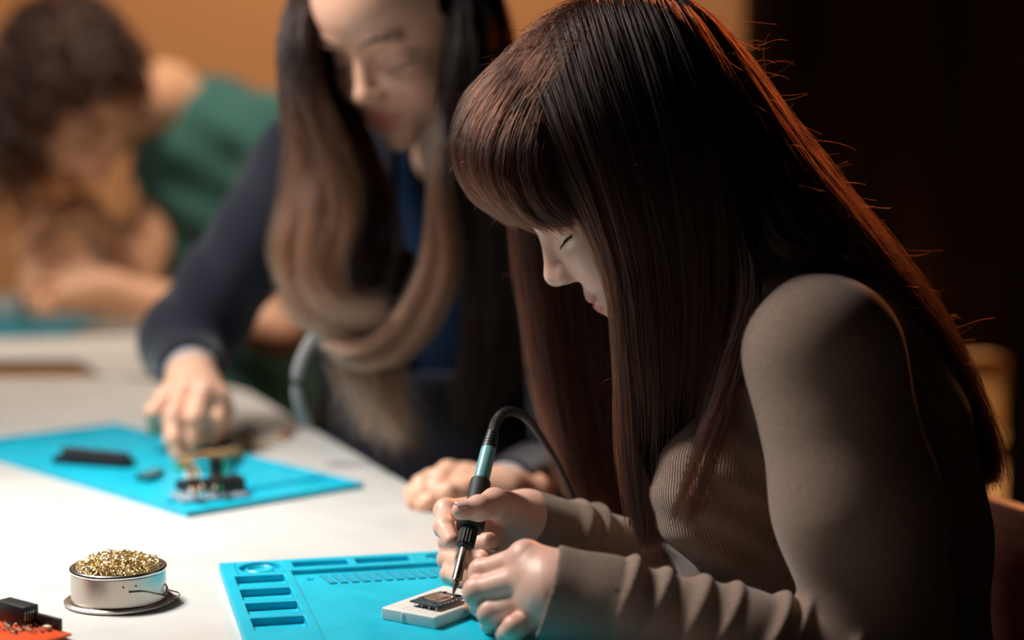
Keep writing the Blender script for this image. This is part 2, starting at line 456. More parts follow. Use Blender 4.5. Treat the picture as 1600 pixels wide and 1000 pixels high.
# wooden chair in the dark right background
cx, cy = P(1500, 600, 3.45)[0], 3.45
fr = frame2((cx + .18 * .243, cy - .18 * .97, 0), (1, .25))
ch = thing('wooden_chair', (cx, cy - .18, 0), 'warm-lit wooden chair with rounded backrest behind the auburn-haired woman', 'chair')
MB(fr).box((-.2, -.2, .44), (.2, .2, .475), .015).build('seat', M_chair, ch)
zt = P(1524, 556, cy)[2]; zb = P(1524, 690, cy)[2]
MB(fr).box((-.19, .17, zb), (.10, .195, zt), .04, 5).build('backrest', M_chair, ch)
for sx in (-1, 1):
    MB(fr).tube([(sx * .15 - .03, .19, .0), (sx * .12 - .05, .19, zb + .06)], .014).build('leg', M_chair, ch)
    MB(fr).tube([(sx * .17, -.17, 0), (sx * .16, -.16, .44)], [.012, .017]).build('leg', M_chair, ch)

# chair the soldering woman sits on
M_redw = mat('reddish_wood', (.10, .03, .015), .5)
noise_color(M_redw, (.06, .016, .009), (.11, .034, .018), 18, 5, vec=(1, 1, 9))
sc0 = np.array([.33, 1.555, 0]); fr = frame2(sc0 + np.array([0, 0, .0]), (-.3675, .93))      # x along the shoulder line, y towards the table
dc = thing('dining_chair', sc0, 'reddish wooden chair behind the back of the woman who solders', 'chair')
MB(fr).box((-.21, -.12, .435), (.21, .26, .46), .012).build('seat', M_redw, dc)
MB(fr).box((-.20, -.185, .60), (.20, -.165, .775), .009).build('backrest', M_redw, dc)
for sx_ in (-1, 1):
    MB(fr).tube([(sx_ * .19, -.15, 0), (sx_ * .19, -.14, .45), (sx_ * .185, -.178, .76)], [.014, .017, .012]).build('leg', M_redw, dc)
    MB(fr).tube([(sx_ * .18, .23, 0), (sx_ * .17, .22, .44)], [.012, .017]).build('leg', M_redw, dc)

# ------------------------------------------------------------------ near soldering mat
C0 = G(342, 893, .75); A_ = np.array([.9724, .2334, 0]); B_ = np.array([.2334, -.9724, 0])
def relief(xb, yb, hfun, frame, z0=0.0):
    """non-uniform grid; every cell flat at hfun(i,j); walls between heights"""
    bm = bmesh.new()
    def q(*p): bm.faces.new([bm.verts.new(v) for v in p])
    nx, ny = len(xb) - 1, len(yb) - 1
    H = [[hfun((xb[i] + xb[i + 1]) / 2, (yb[j] + yb[j + 1]) / 2) for j in range(ny)] for i in range(nx)]
    for i in range(nx):
        for j in range(ny):
            x0, x1, y0, y1, h = xb[i], xb[i + 1], yb[j], yb[j + 1], H[i][j]
            q((x0, y0, h), (x1, y0, h), (x1, y1, h), (x0, y1, h))
            if i + 1 < nx and H[i + 1][j] != h: g = H[i + 1][j]; q((x1, y0, h), (x1, y0, g), (x1, y1, g), (x1, y1, h))
            if j + 1 < ny and H[i][j + 1] != h: g = H[i][j + 1]; q((x0, y1, h), (x0, y1, g), (x1, y1, g), (x1, y1, h))
            if i == 0: q((x0, y0, z0), (x0, y0, h), (x0, y1, h), (x0, y1, z0))
            if i == nx - 1: q((x1, y0, z0), (x1, y0, h), (x1, y1, h), (x1, y1, z0))
            if j == 0: q((x0, y0, z0), (x0, y0, h), (x1, y0, h), (x1, y0, z0))
            if j == ny - 1: q((x0, y1, z0), (x0, y1, h), (x1, y1, h), (x1, y1, z0))
    bmesh.ops.remove_doubles(bm, verts=bm.verts, dist=1e-6)
    bmesh.ops.recalc_face_normals(bm, faces=bm.faces)
    bmesh.ops.dissolve_limit(bm, angle_limit=.01, verts=bm.verts, edges=bm.edges)
    s = MB(frame); s._add(bm); return s
fm = Matrix.Identity(4)
for i in range(3): fm[i][0] = A_[i]; fm[i][1] = B_[i]; fm[i][3] = C0[i]
MW, ML = .258, .36
HB, HW, HF = .0075, .0035, .0012       # border, work area, slot floor
slots = [(.009, .049 + .0437 * k, .049, .049 + .0437 * k + .033) for k in range(4)]
bars = [(.060, .010, .107, .029), (.113, .010, .160, .029), (.205, .010, .245, .029)]
def hnear(x, y):
    for a, b, c, d in slots + bars:
        if a < x < c and b < y < d: return HF
    if x > .056 and y > .040 and x < MW - .012 and y < ML - .012: return HW
    if .0125 < x < .0475 + .004 and .006 < y < .0445 - .0025: return HF + .002
    if .164 < x < .200 and .008 < y < .031: return HF + .003
    return HB
xb = sorted({0, MW, .056, MW - .012, .0125, .0515, .164, .200} | {v for s in slots + bars for v in (s[0], s[2])})
yb = sorted({0, ML, .040, ML - .012, .006, .042, .008, .031} | {v for s in slots + bars for v in (s[1], s[3])})
sm = thing('soldering_mat', C0, 'cyan silicone soldering mat with parts slots, under the white block and both hands', 'mat')
sm_body = relief(xb, yb, hnear, fm).build('mat_body', M_sil, sm)
b = sm_body.modifiers.new('b', 'BEVEL'); b.width = .0009; b.segments = 2; b.limit_method = 'ANGLE'
def well(cx, cy, sx, sy, r, m0, name):
    s = MB(fm)
    t = bmesh.new(); n = 48; ring_in = []; ring_out = []
    for i in range(n):
        a = 2 * math.pi * i / n; c, q = math.cos(a), math.sin(a); k = 1 / max(abs(c) / sx, abs(q) / sy)
        ring_out.append(t.verts.new((cx + c * k, cy + q * k, HB - .0001))); ring_in.append(t.verts.new((cx + c * r, cy + q * r, HB - .0001)))
    low = [t.verts.new((v.co.x, v.co.y, HF + .001)) for v in ring_in]
    for i in range(n):
        j = (i + 1) % n
        t.faces.new((ring_out[i], ring_out[j], ring_in[j], ring_in[i])); t.faces.new((ring_in[i], ring_in[j], low[j], low[i]))
    bmesh.ops.recalc_face_normals(t, faces=t.faces); s._add(t)
    s.lathe([(r * .70, .002), (r * .70, HB - .0015), (r * .62, HB - .0005), (r * .55, HB - .0015), (r * .50, HB - .003), (0, HB - .003)], (cx, cy, 0))
    return s.build(name, m0, sm)
well(.032, .024, .0195, .018, .0175, M_sil, 'round_magnet_well')
well(.182, .0195, .018, .0115, .0095, M_sil, 'small_round_well')
for k in range(11):
    x0 = .078 + k * .0092
    s = MB(fm).prism([(x0, .050), (x0 + .0062, .050), (x0 + .0112, .078), (x0 + .005, .078)], HW - .0005, HW + .0011, .0003)
    s.build('raised_strip', M_sil2, sm)
for (x, y) in ((.069, .058), (.186, .060)):
    MB(fm).lathe([(.0035, HW - .001), (.0035, HW + .0008), (.0018, HW + .0008), (.0015, HW + .0002), (0, HW + .0002)], (x, y, 0), n=20).build('round_stud', M_sil, sm)
ZW = .75 + HW
# ------------------------------------------------------------------ white block (mini breadboard)
bF = G(680, 984, ZW); bL = G(596, 968, ZW); dA = bL - bF; lA = np.linalg.norm(dA); 
fb = frame2(bF, (dA[0], dA[1]))                 # x: front corner -> left corner ; y: rotated +90 (to the camera) -> use negative
sx, sy, sz = lA, .079, .0095
wb = thing('breadboard_block', bF, 'white plastic block on the near mat holding the small circuit module', 'block')
s = MB(fb).box((0, -sy, 0), (sx, 0, sz), .0016, 3)
s.build('block_body', M_white, wb)
MB(fb).box((sx * .58, -.0005, .001), (sx * .62, .0009, sz - .0015), .0004).build('locking_tab', M_white, wb)
MB(fb).box((-.0008, -sy * .55, .001), (.0005, -sy * .5, sz - .002), .0003).build('locking_tab', M_white, wb)
gr = MB(fb)
for k in range(5):
    for j in range(22):
        gr.box((sx * .14 + k * .0065, -.006 - j * .0032 - .0011, sz - .0003), (sx * .14 + k * .0065 + .0011, -.006 - j * .0032, sz + .00005))
o = gr.build('contact_holes', mat('hole_shade', (.45, .38, .33), .8), wb); o['kind'] = 'stuff'
# module
mF = G(682, 950, ZW + sz + .003); mL = G(640, 941, ZW + sz + .003)
dm = mL - mF; lm = np.linalg.norm(dm); fmod = frame2(mF, (dm[0], dm[1]))
mo = thing('circuit_module', mF, 'tiny dark square circuit module with metal frame, on the white block under the iron tip', 'circuit')
my = .036
MB(fmod).box((0, -my, 0), (lm, 0, .0014), .0003).build('circuit_board', M_pcb, mo)
can = MB(fmod).box((.003, -my + .010, .0014), (lm - .003, -.005, .003), .0004).build('metal_can', M_solder, mo)
MB(fmod).box((.0065, -my + .014, .003), (lm - .0065, -.009, .0036), .0003).build('chip_window', M_copper, can)
for k in range(7):
    MB(fmod).box((-.0004, -.004 - k * .0045 - .0018, .0012), (.0016, -.004 - k * .0045, .0021), .0002).build('solder_pad', M_solder, mo)
for k in range(6):
    MB(fmod).box((.002 + k * .0033, -.0022, .0013), (.0038 + k * .0033, -.0004, .002), .0002).build('solder_pad', M_solder, mo)
for k, (x, y) in enumerate(((.004, .031), (.009, .032), (.014, .030), (.018, .032))):
    MB(fmod).box((x, -y - .0022, .0014), (x + .0028, -y, .0026), .0002).build('component', [M_blk, M_cream, M_solder, M_blk][k], mo)
for k in range(4):
    MB(fmod).tube([(lm * .9 * k / 3 + .001, -.001 - .001 * k, -.003), (lm * .9 * k / 3 + .001, -.001 - .001 * k, 0)], .0004, 6).build('pin', M_solder, mo)

# ------------------------------------------------------------------ soldering iron
IT = G(707, 933, ZW + sz + .0048); IE = P(775, 655, IT[1] + .115)
ax = IE - IT; IL = np.linalg.norm(ax); ax /= IL
def at_px(y):   # distance along the iron whose image row is y
    lo_, hi_ = 0, 1
    for _ in range(40):
        m_ = (lo_ + hi_) / 2; q = IT + ax * IL * m_; v = q - np.array([0, 0, CZ])
        yy = 500 - FPX * (v @ np.array([0, math.sin(PITCH), math.cos(PITCH)])) / (v @ np.array([0, math.cos(PITCH), -math.sin(PITCH)]))
        if yy > y: lo_ = m_
        else: hi_ = m_
    return IL * lo_
iron = thing('soldering_iron', IT, 'black and teal soldering iron held upright in the hand, tip on the module', 'soldering iron')
a0, a1, a2, a3, a4, a5, a6 = [at_px(v) for v in (908, 856, 826, 808, 752, 700, 655)]
L = lambda prof, name, m, n=32, par=None: MB().lathe(prof, IT, ax, n).build(name, m, par or iron)
L([(0, 0), (.0004, 0), (.0011, a0 * .35), (.0030, a0 * .98), (.0030, a0)], 'tip', M_barrel)
L([(.0030, a0 - .0005), (.0039, a0), (.0039, a1 + .002), (.0034, a1 + .003)], 'barrel', M_barrel)
collar = L([(.0034, a1 - .001), (.0056, a1), (.0062, a1 + .002), (.0062, a2 - .001), (.0055, a2)], 'collar_nut', M_blk)
f_ = MB(); q_ = Vector((0, 0, 1)).rotation_difference(Vector(ax))
for k in range(16):
    a = 2 * math.pi * k / 16; d = q_ @ Vector((math.cos(a), math.sin(a), 0)) * .0064
    f_.tube([Vector(IT) + Vector(ax) * (a1 + .002) + d, Vector(IT) + Vector(ax) * (a2 - .0015) + d], .0009, 6)
f_.build('fluting', M_blk, collar)
L([(.006, a2 - .001), (.0105, a2), (.0115, a2 + .002), (.0112, a3 - .002), (.0085, a3)], 'flange', M_blk)
L([(.0082, a3 - .001), (.0088, a3 + .004), (.0074, (a3 + a4) / 2), (.0084, a4 - .003), (.008, a4), (.0062, a4 + .001)], 'foam_grip', M_grip)
L([(.006, a4), (.0064, a4 + .003), (.0062, a5 - .004), (.0058, a5)], 'handle', M_teal)
sr = [(.0062, a5 - .001)]
k = 0; z = a5
while z < a5 + (a6 - a5) * .5:
    r_ = .0062 - .0025 * (z - a5) / (a6 - a5); sr += [(r_, z), (r_, z + .0018), (r_ - .0007, z + .002), (r_ - .0007, z + .003)]; z += .0032
zb_ = a5 + (a6 - a5) * .5
L(sr, 'strain_relief', M_blk)
Yh = IE[1]
p0 = IT + ax * zb_
cab = spline([IT + ax * (zb_ - .003), IT + ax * (zb_ + .006), P(775, 659, Yh + .002), P(786, 646, Yh + .01), P(803, 643, Yh + .02), P(824, 654, Yh + .035), P(850, 690, Yh + .055), P(874, 730, Yh + .075), P(905, 800, Yh + .1), P(930, 900, Yh + .12)], 60)
rr = np.interp(np.linspace(0, 1, 60), [0, .12, .25, .45, 1], [.0045, .0042, .0038, .0026, .0022])
MB().tube(cab, list(rr), 10).build('cable', M_blk, iron)

# ------------------------------------------------------------------ brass wool tin
TC = G(186, 940, .75); tin = thing('brass_wool_tin', TC, 'round steel tin filled with golden brass wool', 'tin')
sc_ = np.linalg.norm(G(270, 938, .75) - G(102, 938, .75)) / 2; RB = sc_; RT = sc_ * .868; HT = .0275
MB().lathe([(0, .0), (RB - .001, .0), (RB, .001), (RB, .0025), (RB - .002, .0036), (RT + .001, .0028), (RT, .004)], TC, n=96).build('base_lip', M_steel, tin)
twall = MB().lathe([(RT, .003), (RT, HT - .002), (RT - .0015, HT - .002), (RT - .0015, .006), (0, .006)], TC, n=96).build('tin_wall', M_steel, tin)
pr = [(RT - .0008 + .0019 * math.cos(a), HT + .0019 * math.sin(a)) for a in np.linspace(0, 2 * math.pi, 14, endpoint=False)]
MB().lathe(pr, TC, n=96, closed=True).build('rolled_rim', M_rim, tin)
MB().lathe([(RT - .003, HT - .0025), (RT - .003, HT + .0005), (RT - .0045, HT + .0010), (RT - .006, HT + .0), (RT - .007, HT - .004)], TC, n=96).build('inner_collar', M_rim, tin)
def onwall(px, py):
    p = P(px, py, TC[1] - RT * .8); v = p - TC; a = math.atan2(v[1], v[0])
    X = p[0] - TC[0]; a = -math.acos(max(-1, min(1, X / RT))); return TC + np.array([RT * math.cos(a), RT * math.sin(a), 0]), a
for (px, hz) in ((195, .0205), (213, .0205), (204, .0165)):
    c, a = onwall(px, 915); n_ = (math.cos(a), math.sin(a), 0)
    MB().lathe([(0, -.0003), (.0008, -.0003), (.0008, .0003), (0, .0003)], c + np.array([0, 0, hz]), n_, 12).build('hole', M_blk, twall)
h1, a = onwall(204, 915); h1 = h1 + np.array([math.cos(a), math.sin(a), 0]) * .001 + np.array([0, 0, .0165])
Yw = TC[1]
w1_ = spline([h1, P(225, 924, Yw - RT * .75), P(248, 928, Yw - RT * .45), P(272, 933, Yw - .012), P(280, 931, Yw - .004), P(279, 926, Yw), P(262, 921, Yw + .01), P(252, 912, Yw + .012)], 40)
MB().tube(w1_, .0006, 8).build('wire_bail', M_wire, tin)
w2_ = spline([P(255, 930, Yw - .006), P(262, 921, Yw - .004), P(258, 912, Yw), P(263, 925, Yw + .004), P(280, 936, Yw + .002), P(270, 944, Yw - .002), P(252, 948, Yw - .014)], 40)
w2_[:, 2] = np.maximum(w2_[:, 2], .7512)
MB().tube(w2_, .0006, 8).build('wire_loop', M_wire, tin)
# brass wool: a tangle of springy ribbons
cu = bpy.data.curves.new('brass_wool', 'CURVE'); cu.dimensions = '3D'; cu.bevel_depth = .00034; cu.bevel_resolution = 1; cu.extrude = .0004
for k in range(900):
    a, r_ = rng.uniform(0, 6.28), (RT - .007) * math.sqrt(rng.uniform(0, 1)); dome = .010 * (1 - (r_ / RT) ** 2)
    c = TC + np.array([r_ * math.cos(a), r_ * math.sin(a), HT - .001 + dome + rng.uniform(-.007, .001)])
    e1 = rng.normal(0, 1, 3); e1 /= np.linalg.norm(e1); e2 = np.cross(e1, rng.normal(0, 1, 3)); e2 /= np.linalg.norm(e2)
    rr_ = rng.uniform(.0014, .0036); n_ = 14; tt_ = np.linspace(0, rng.uniform(4, 9), n_)
    pts = c + rr_ * (np.cos(tt_)[:, None] * e1 + np.sin(tt_)[:, None] * e2) + np.cross(e1, e2) * tt_[:, None] * .0004
    sp = cu.splines.new('POLY'); sp.points.add(n_ - 1)
    sp.points.foreach_set('co', np.c_[pts, np.ones(n_)].astype(np.float32).ravel())
cu.materials.append(M_brass)
o = link('brass_wool', cu, tin); o['kind'] = 'stuff'

# ------------------------------------------------------------------ red circuit board with connectors
q0 = G(93, 987, .754); q1 = G(0, 962, .754); d = q1 - q0; fr = frame2(q0, (d[0], d[1]))   # x to the left-back, y ... camera side
pc = thing('red_circuit_board', q0, 'red circuit board with black connectors at the bottom left corner of the table', 'circuit board')
sgn = 1 if (Matrix(fr) @ Vector((0, 1, 0)))[1] < q0[1] else -1
def bx(lo, hi, *a):
    y0, y1 = sorted((lo[1] * sgn, hi[1] * sgn)); return MB(fr).box((lo[0], y0, lo[2]), (hi[0], y1, hi[2]), *a)
bx((-.013, -.001, -.001), (.09, .06, .0008), .0003).build('board', M_redpcb, pc)
bx((-.001, -.002, .0008), (.03, .0012, .0095), .0003).build('shroud_wall', M_blk, pc)
bx((.028, -.003, .0008), (.062, .011, .0155), .0006).build('header_block', M_blk, pc)
for k in range(4):
    bx((.0275, .0015 + k * .0024, .002), (.0285, .0027 + k * .0024, .012), .0002).build('contact_slot', M_barrel, pc)
bx((.004, .0035, .0008), (.010, .0075, .0045), .0005).build('cream_connector', M_cream, pc)
for i in range(12):
    for j in range(8):
        x, y = .004 + i * .0036 + .0008 * math.sin(i * 5 + j * 3), .004 + j * .0031
        if (x < .012 and y < .009) or (x > .026 and y < .013) or (i * 5 + j * 3) % 7 in (2, 5) or x < .013 - .0 and j > 4: continue
        a = bx((x, y, .0008), (x + .0021, y + .0014, .0018 + .0009 * ((i * 7 + j * 3) % 3)), .0002)
        a.build('component', [M_blk, M_solder, M_cream, M_solder][(i + 2 * j) % 4], pc)
bx((.034, .028, .0008), (.085, .05, .007), .0006).build('dark_socket', M_blk, pc)

# ------------------------------------------------------------------ far mat and what lies on it
f1, f2 = G(292, 809, .75), G(568, 763, .75); d = f2 - f1; wF = np.linalg.norm(d)
fF = frame2(f1, (d[0], d[1]))
fmt = thing('far_soldering_mat', f1, 'cyan silicone mat further back, under the navy-sleeved hand and loose circuit parts', 'mat')
xb = [0, .008, wF - .008, wF]; LF = .50
yb = [0, .008, .055, .060, LF - .008, LF]
relief(xb, yb, lambda x, y: .0035 if (.008 < x < wF - .008 and (.060 < y < LF - .008 or .008 < y < .055)) else .006, fF).build('mat_body', M_sil, fmt)
for k in range(4): MB(fF).box((.02 + k * .05, LF - .05, .003), (.05 + k * .05, LF - .015, .005), .001).build('raised_pad', M_sil, fmt)
ZF = .7535
def slab(name, px0, py0, px1, py1, width, h, m, parent, z=ZF, bev=.001):
    a, b_ = G(px0, py0, z), G(px1, py1, z); d = b_ - a
    return MB(frame2(a, (d[0], d[1]))).box((0, -width / 2, 0), (np.linalg.norm(d), width / 2, h), bev).build(name, m, parent)
bk = thing('header_strip', G(90, 722, ZF), 'long black plastic part lying alone on the left of the far mat', 'electronic part')
slab('body', 90, 722, 205, 730, .022, .008, M_blk, bk)
slab('top_ridge', 100, 712, 200, 722, .010, .010, mat('dark_grey', (.05, .05, .06), .4), bk, ZF + .004)
sw = thing('small_switch', G(222, 748, ZF), 'small grey and black part between the long black part and the wired circuit', 'electronic part')
slab('body', 220, 752, 250, 742, .012, .007, M_blk, sw)
slab('metal_top', 224, 745, 246, 738, .008, .004, M_solder, sw, ZF + .006)
ca = thing('wired_circuit', G(275, 775, ZF), 'black circuit assembly with wires near the front corner of the far mat', 'circuit')
slab('board', 274, 782, 380, 772, .045, .004, mat('grey_board', (.28, .36, .42), .4), ca)
slab('socket', 325, 768, 380, 764, .026, .013, M_blk, ca, ZF + .004)
slab('relay', 283, 768, 316, 762, .02, .010, M_blk, ca, ZF + .004)
slab('tall_capacitor', 330, 750, 345, 748, .01, .022, M_blk, ca, ZF + .004)
MB().lathe([(0, 0), (.005, 0), (.005, .003), (.003, .005), (0, .0055)], G(315, 770, ZF + .015), (0, -.5, 1), 20).build('round_led', M_solder, ca)
for k, (a_, m_) in enumerate((((300, 770, 288, 740, 275, 722), M_white), ((310, 772, 296, 738, 280, 716), M_orangew), ((318, 765, 305, 735, 286, 712), M_beigew), ((345, 765, 352, 735, 372, 700), M_greenp), ((352, 765, 366, 730, 392, 690), M_blk), ((335, 765, 345, 725, 355, 702), M_beigew))):
    pts = spline([G(a_[0], a_[1], ZF + .012), P(a_[2], a_[3], 1.97), G(a_[4], a_[5], .762)], 16); pts[:, 2] = np.maximum(pts[:, 2], .756)
    MB().tube(pts, .0016, 6).build('jumper_wire', m_, ca)
gp = thing('green_board', G(292, 735, ZF), 'small green circuit board under the fingertips on the far mat', 'circuit board')
slab('board', 282, 736, 305, 732, .03, .003, M_greenp, gp, ZF)
slab('chip', 288, 734, 298, 732, .01, .003, M_blk, gp, ZF + .003)
wr = thing('wire_bundle', G(300, 715, ZF), 'bundle of orange and beige wires held under the fingers on the far mat', 'wires')
for k in range(5):
    z_ = .003 + .003 * k
    pts = spline([G(282, 722, ZF + .006 + .002 * k), G(310, 712, ZF + .010 + .002 * k), G(345, 706 + k, ZF + .008 + .002 * k), G(375, 700 + 3 * k, ZF + .004 + .001 * k)], 14)
    MB().tube(pts, .0022, 6).build('wire', [M_orangew, M_beigew][k % 2], wr)
rg = thing('tape_ring', G(335, 700, ZF), 'round grey ring standing beside the fingers on the far mat', 'ring')
MB().lathe([(.017 + .003 * math.cos(a), .004 * math.sin(a)) for a in np.linspace(0, 6.28, 10, endpoint=False)], P(338, 684, 2.10), (.25, -1, .35), 32, True).build('ring', mat('ring_grey', (.45, .42, .42), .4), rg)
MB().lathe([(0, -.001), (.014, -.001), (.014, .001), (0, .001)], P(338, 684, 2.10), (.25, -1, .35), 32).build('dark_core', M_blk, rg)
for nm, (x, y, m_, lb) in {'clear_cap': (388, 672, mat('pale_blue_plastic', (.35, .62, .7), .3), 'pale blue plastic bit on the table behind the far mat'),
                       'brown_clip': (446, 684, mat('brown_plastic', (.35, .18, .1), .4), 'small brown clip on the bare table behind the far mat')}.items():
    t = thing(nm, G(x, y, .75), lb, 'small part')
    slab('body', x - 8, y + 3, x + 8, y - 3, .014, .006, m_, t, .75)
    slab('ridge', x - 4, y + 1, x + 4, y - 2, .006, .009, m_, t, .75)
lw = thing('loose_wires', G(415, 690, .75), 'thin beige loose wires on the table behind the far mat', 'wires')
for k in range(3):
    MB().tube(spline([G(385 + 6 * k, 700 - 6 * k, .7515), G(405, 686 + 7 * k, .756), G(428, 694 - 6 * k, .753), G(446, 688 + 2 * k, .7515)], 16), .0013, 6).build('wire', M_beigew, lw)

# second table: mat and white dish
g1 = G(112, 524, .75); fS = frame2(g1, (-1, -.02))
m2 = thing('small_blue_mat', g1, 'cyan mat on the second table under the curly-haired person', 'mat')
MB(fS).box((0, -.30, 0), (.42, .03, .005), .002).build('mat_body', M_sil, m2)
MB(fS).box((.01, -.29, .004), (.41, -.26, .0065), .001).build('raised_border', M_sil, m2)
dsh = thing('white_box', G(10, 497, .755), 'small off-white box on the blue mat of the second table', 'box')
c = G(8, 497, .756); MB().box((c[0] - .05, c[1] - .01, .756), (c[0] + .03, c[1] + .05, .790), .006).build('box_body', M_white, dsh)
MB().box((c[0] - .052, c[1] - .012, .786), (c[0] + .032, c[1] + .052, .796), .004).build('lid', M_white, dsh)

# ------------------------------------------------------------------ people
def head_frame(pitch, yaw, roll=0):
    """columns f, l, u; yaw 0 faces -X, positive turns towards the camera"""
    fh = np.array([-math.cos(yaw), -math.sin(yaw), 0]); up = np.array([0, 0, 1.])
    f = fh * math.cos(pitch) - up * math.sin(pitch); u = fh * math.sin(pitch) + up * math.cos(pitch)
    u = up * math.cos(pitch) + fh * math.sin(pitch); l = np.cross(u, f)
    return np.stack([f, l, u], 1)
def head_sdf(p):
    """local: x forward, y left, z up, origin between the ears at eye level"""
    a = p.copy(); a[:, 1] = np.abs(a[:, 1])        # mirror
    d = ell(a, (-.006, 0, .034), (.098, .074, .085))
    d = smin(d, ell(a, (.046, 0, .040), (.058, .060, .050)), .02)
    d = smin(d, ell(a, (.036, 0, -.030), (.052, .060, .070)), .025)
    d = smin(d, ell(a, (.030, 0, -.066), (.052, .047, .040)), .02)
    d = smin(d, ell(a, (.078, 0, -.100), (.014, .017, .013)), .022)
    d = smin(d, ell(a, (.068, .034, -.038), (.022, .021, .024)), .02)
    d = smin(d, ell(a, (.089, .024, .016), (.009, .024, .006)), .014)
    d = smin(d, ell(a, (.080, 0, -.068), (.018, .027, .024)), .016)
    d = smax(d, -ell(a, (.101, .033, -.009), (.016, .018, .012)), .016)      # eye sockets
    d = smin(d, ell(a, (.0735, .0315, -.0095), (.0132, .0155, .0130)), .006)  # closed lids over the eye
    d = smin(d, ell(a, (.078, .016, -.032), (.016, .014, .022)), .014)
    d = smin(d, cap(a, (.0895, 0, .004), (.1075, 0, -.032), .0060, .0078), .014)
    d = smin(d, ell(a, (.1070, 0, -.0345), (.0092, .0098, .0085)), .008)
    d = smin(d, ell(a, (.0985, .0105, -.0385), (.0105, .0068, .0072)), .007)
    d = smax(d, -ell(a, (.1020, .0062, -.0462), (.0055, .0032, .0034)), .003)
    d = smin(d, ell(a, (.0930, .007, -.0645), (.0070, .014, .0052)), .006)
    d = smin(d, ell(a, (.0915, .0, -.0750), (.0072, .0180, .0062)), .005)
    d = smax(d, -ell(a, (.1035, 0, -.0700), (.0085, .022, .0008)), .0022)
    d = smax(d, -ell(a, (.1025, 0, -.0540), (.003, .003, .006)), .005)
    e = ell(a, (-.004, .076, -.008), (.017, .006, .030)); e = smax(e, -ell(a, (.0, .083, -.004), (.010, .005, .019)), .004)
    return smin(d, e, .006)
def skin_col(base, Fm=None, O=None, pinks=()):
    base = np.array(base)
    def f(V):
        c = np.tile(base, (len(V), 1))
        def mix(wt, col): c[:] = c * (1 - wt[:, None]) + np.array(col) * wt[:, None]
        if Fm is not None:
            q = (V - O) @ Fm; a = q.copy(); a[:, 1] = np.abs(a[:, 1])
            g = lambda ctr, r: np.exp(-(((a - np.array(ctr)) / np.array(r)) ** 2).sum(1))
            mix(g((.085, .036, -.045), (.03, .020, .02)) * .35, (.80, .33, .26))
            mix(g((.11, 0, -.04), (.012, .014, .012)) * .25, (.80, .36, .28))
            lip = np.minimum(np.exp(-np.clip(ell(a, (.0950, .006, -.0650), (.008, .018, .0042)), 0, None) / .0012) + np.exp(-np.clip(ell(a, (.0930, 0, -.0750), (.009, .019, .0052)), 0, None) / .0012), 1)
            mix(lip * .8, (.58, .13, .12))
            mix(g((.086, .0325, -.008), (.01, .016, .006)) * .25, (.62, .36, .34))
        for (pt, r) in pinks:
            mix(np.exp(-(((V - pt) / r) ** 2).sum(1)) * .5, (.80, .33, .24))
        return c
    return f
def rect(p, lo, hi, O, M):  # box sdf in frame M
    q = (p - O) @ M; c = (np.array(lo) + hi) / 2; h = (np.array(hi) - lo) / 2
    a = np.abs(q - c) - h
    return np.linalg.norm(np.clip(a, 0, None), axis=1) + np.minimum(a.max(1), 0)
def hand_sdf(H):
    """H: dict of wrist, radii and finger chains -> closure"""
    def f(p):
        d = None
        for mc, r in H['palm']:
            e = cap(p, H['wrist'], mc, H['wr'], r); d = e if d is None else smin(d, e, .012)
        if 'fore' in H: d = smin(d, cap(p, H['wrist'], H['fore'], H['wr'] * .95, H['wr'] * 1.15), .01)
        for e in H.get('extra', ()): d = smin(d, cap(p, *e), .008)
        for pts, rs in H['fingers']:
            e = chain(p, pts, rs, .0025)
            for q, r in zip(pts[1:-1], rs[1:-1]): e = smin(e, ell(p, q, (r * 1.1,) * 3), .004)
            d = smin(d, e, .0035)
        return d
    return f
def bounds(pts, m):
    a = np.array(pts); return a.min(0) - m, a.max(0) + m
def hand_bounds(H, m=.03): return bounds([q for pts, _ in H['fingers'] for q in pts] + [H['wrist']] + ([H['fore']] if 'fore' in H else []), m)
def nail(name, tip, prev, up, r, parent):
    """thin nail plate on the last finger joint"""
    t = np.asarray(tip, float); d = t - prev; d /= np.linalg.norm(d); up = np.asarray(up, float); up = up - d * (up @ d); up /= np.linalg.norm(up); s = np.cross(d, up)
    bm = bmesh.new(); g = []
    for i in range(6):
        row = []
        for j in range(6):
            a = (j / 5 - .5) * 1.5; l = (i / 5 - .55) * r * 1.9; sh = 1 - .35 * abs(i / 5 - .5) ** 2 * 4 * .5
            row.append(bm.verts.new(t + d * l + up * (r * 1.03 * math.cos(a)) + s * (r * .95 * math.sin(a) * sh)))
        g.append(row)
    for i in range(5):
        for j in range(5): bm.faces.new((g[i][j], g[i][j + 1], g[i + 1][j + 1], g[i + 1][j]))
    b_ = MB(); b_._add(bm); o = b_.build(name, M_nail, parent); so = o.modifiers.new('s', 'SOLIDIFY'); so.thickness = .0005; so.offset = 1
    return o
M_nail = mat('nail', (.80, .52, .45), .25)

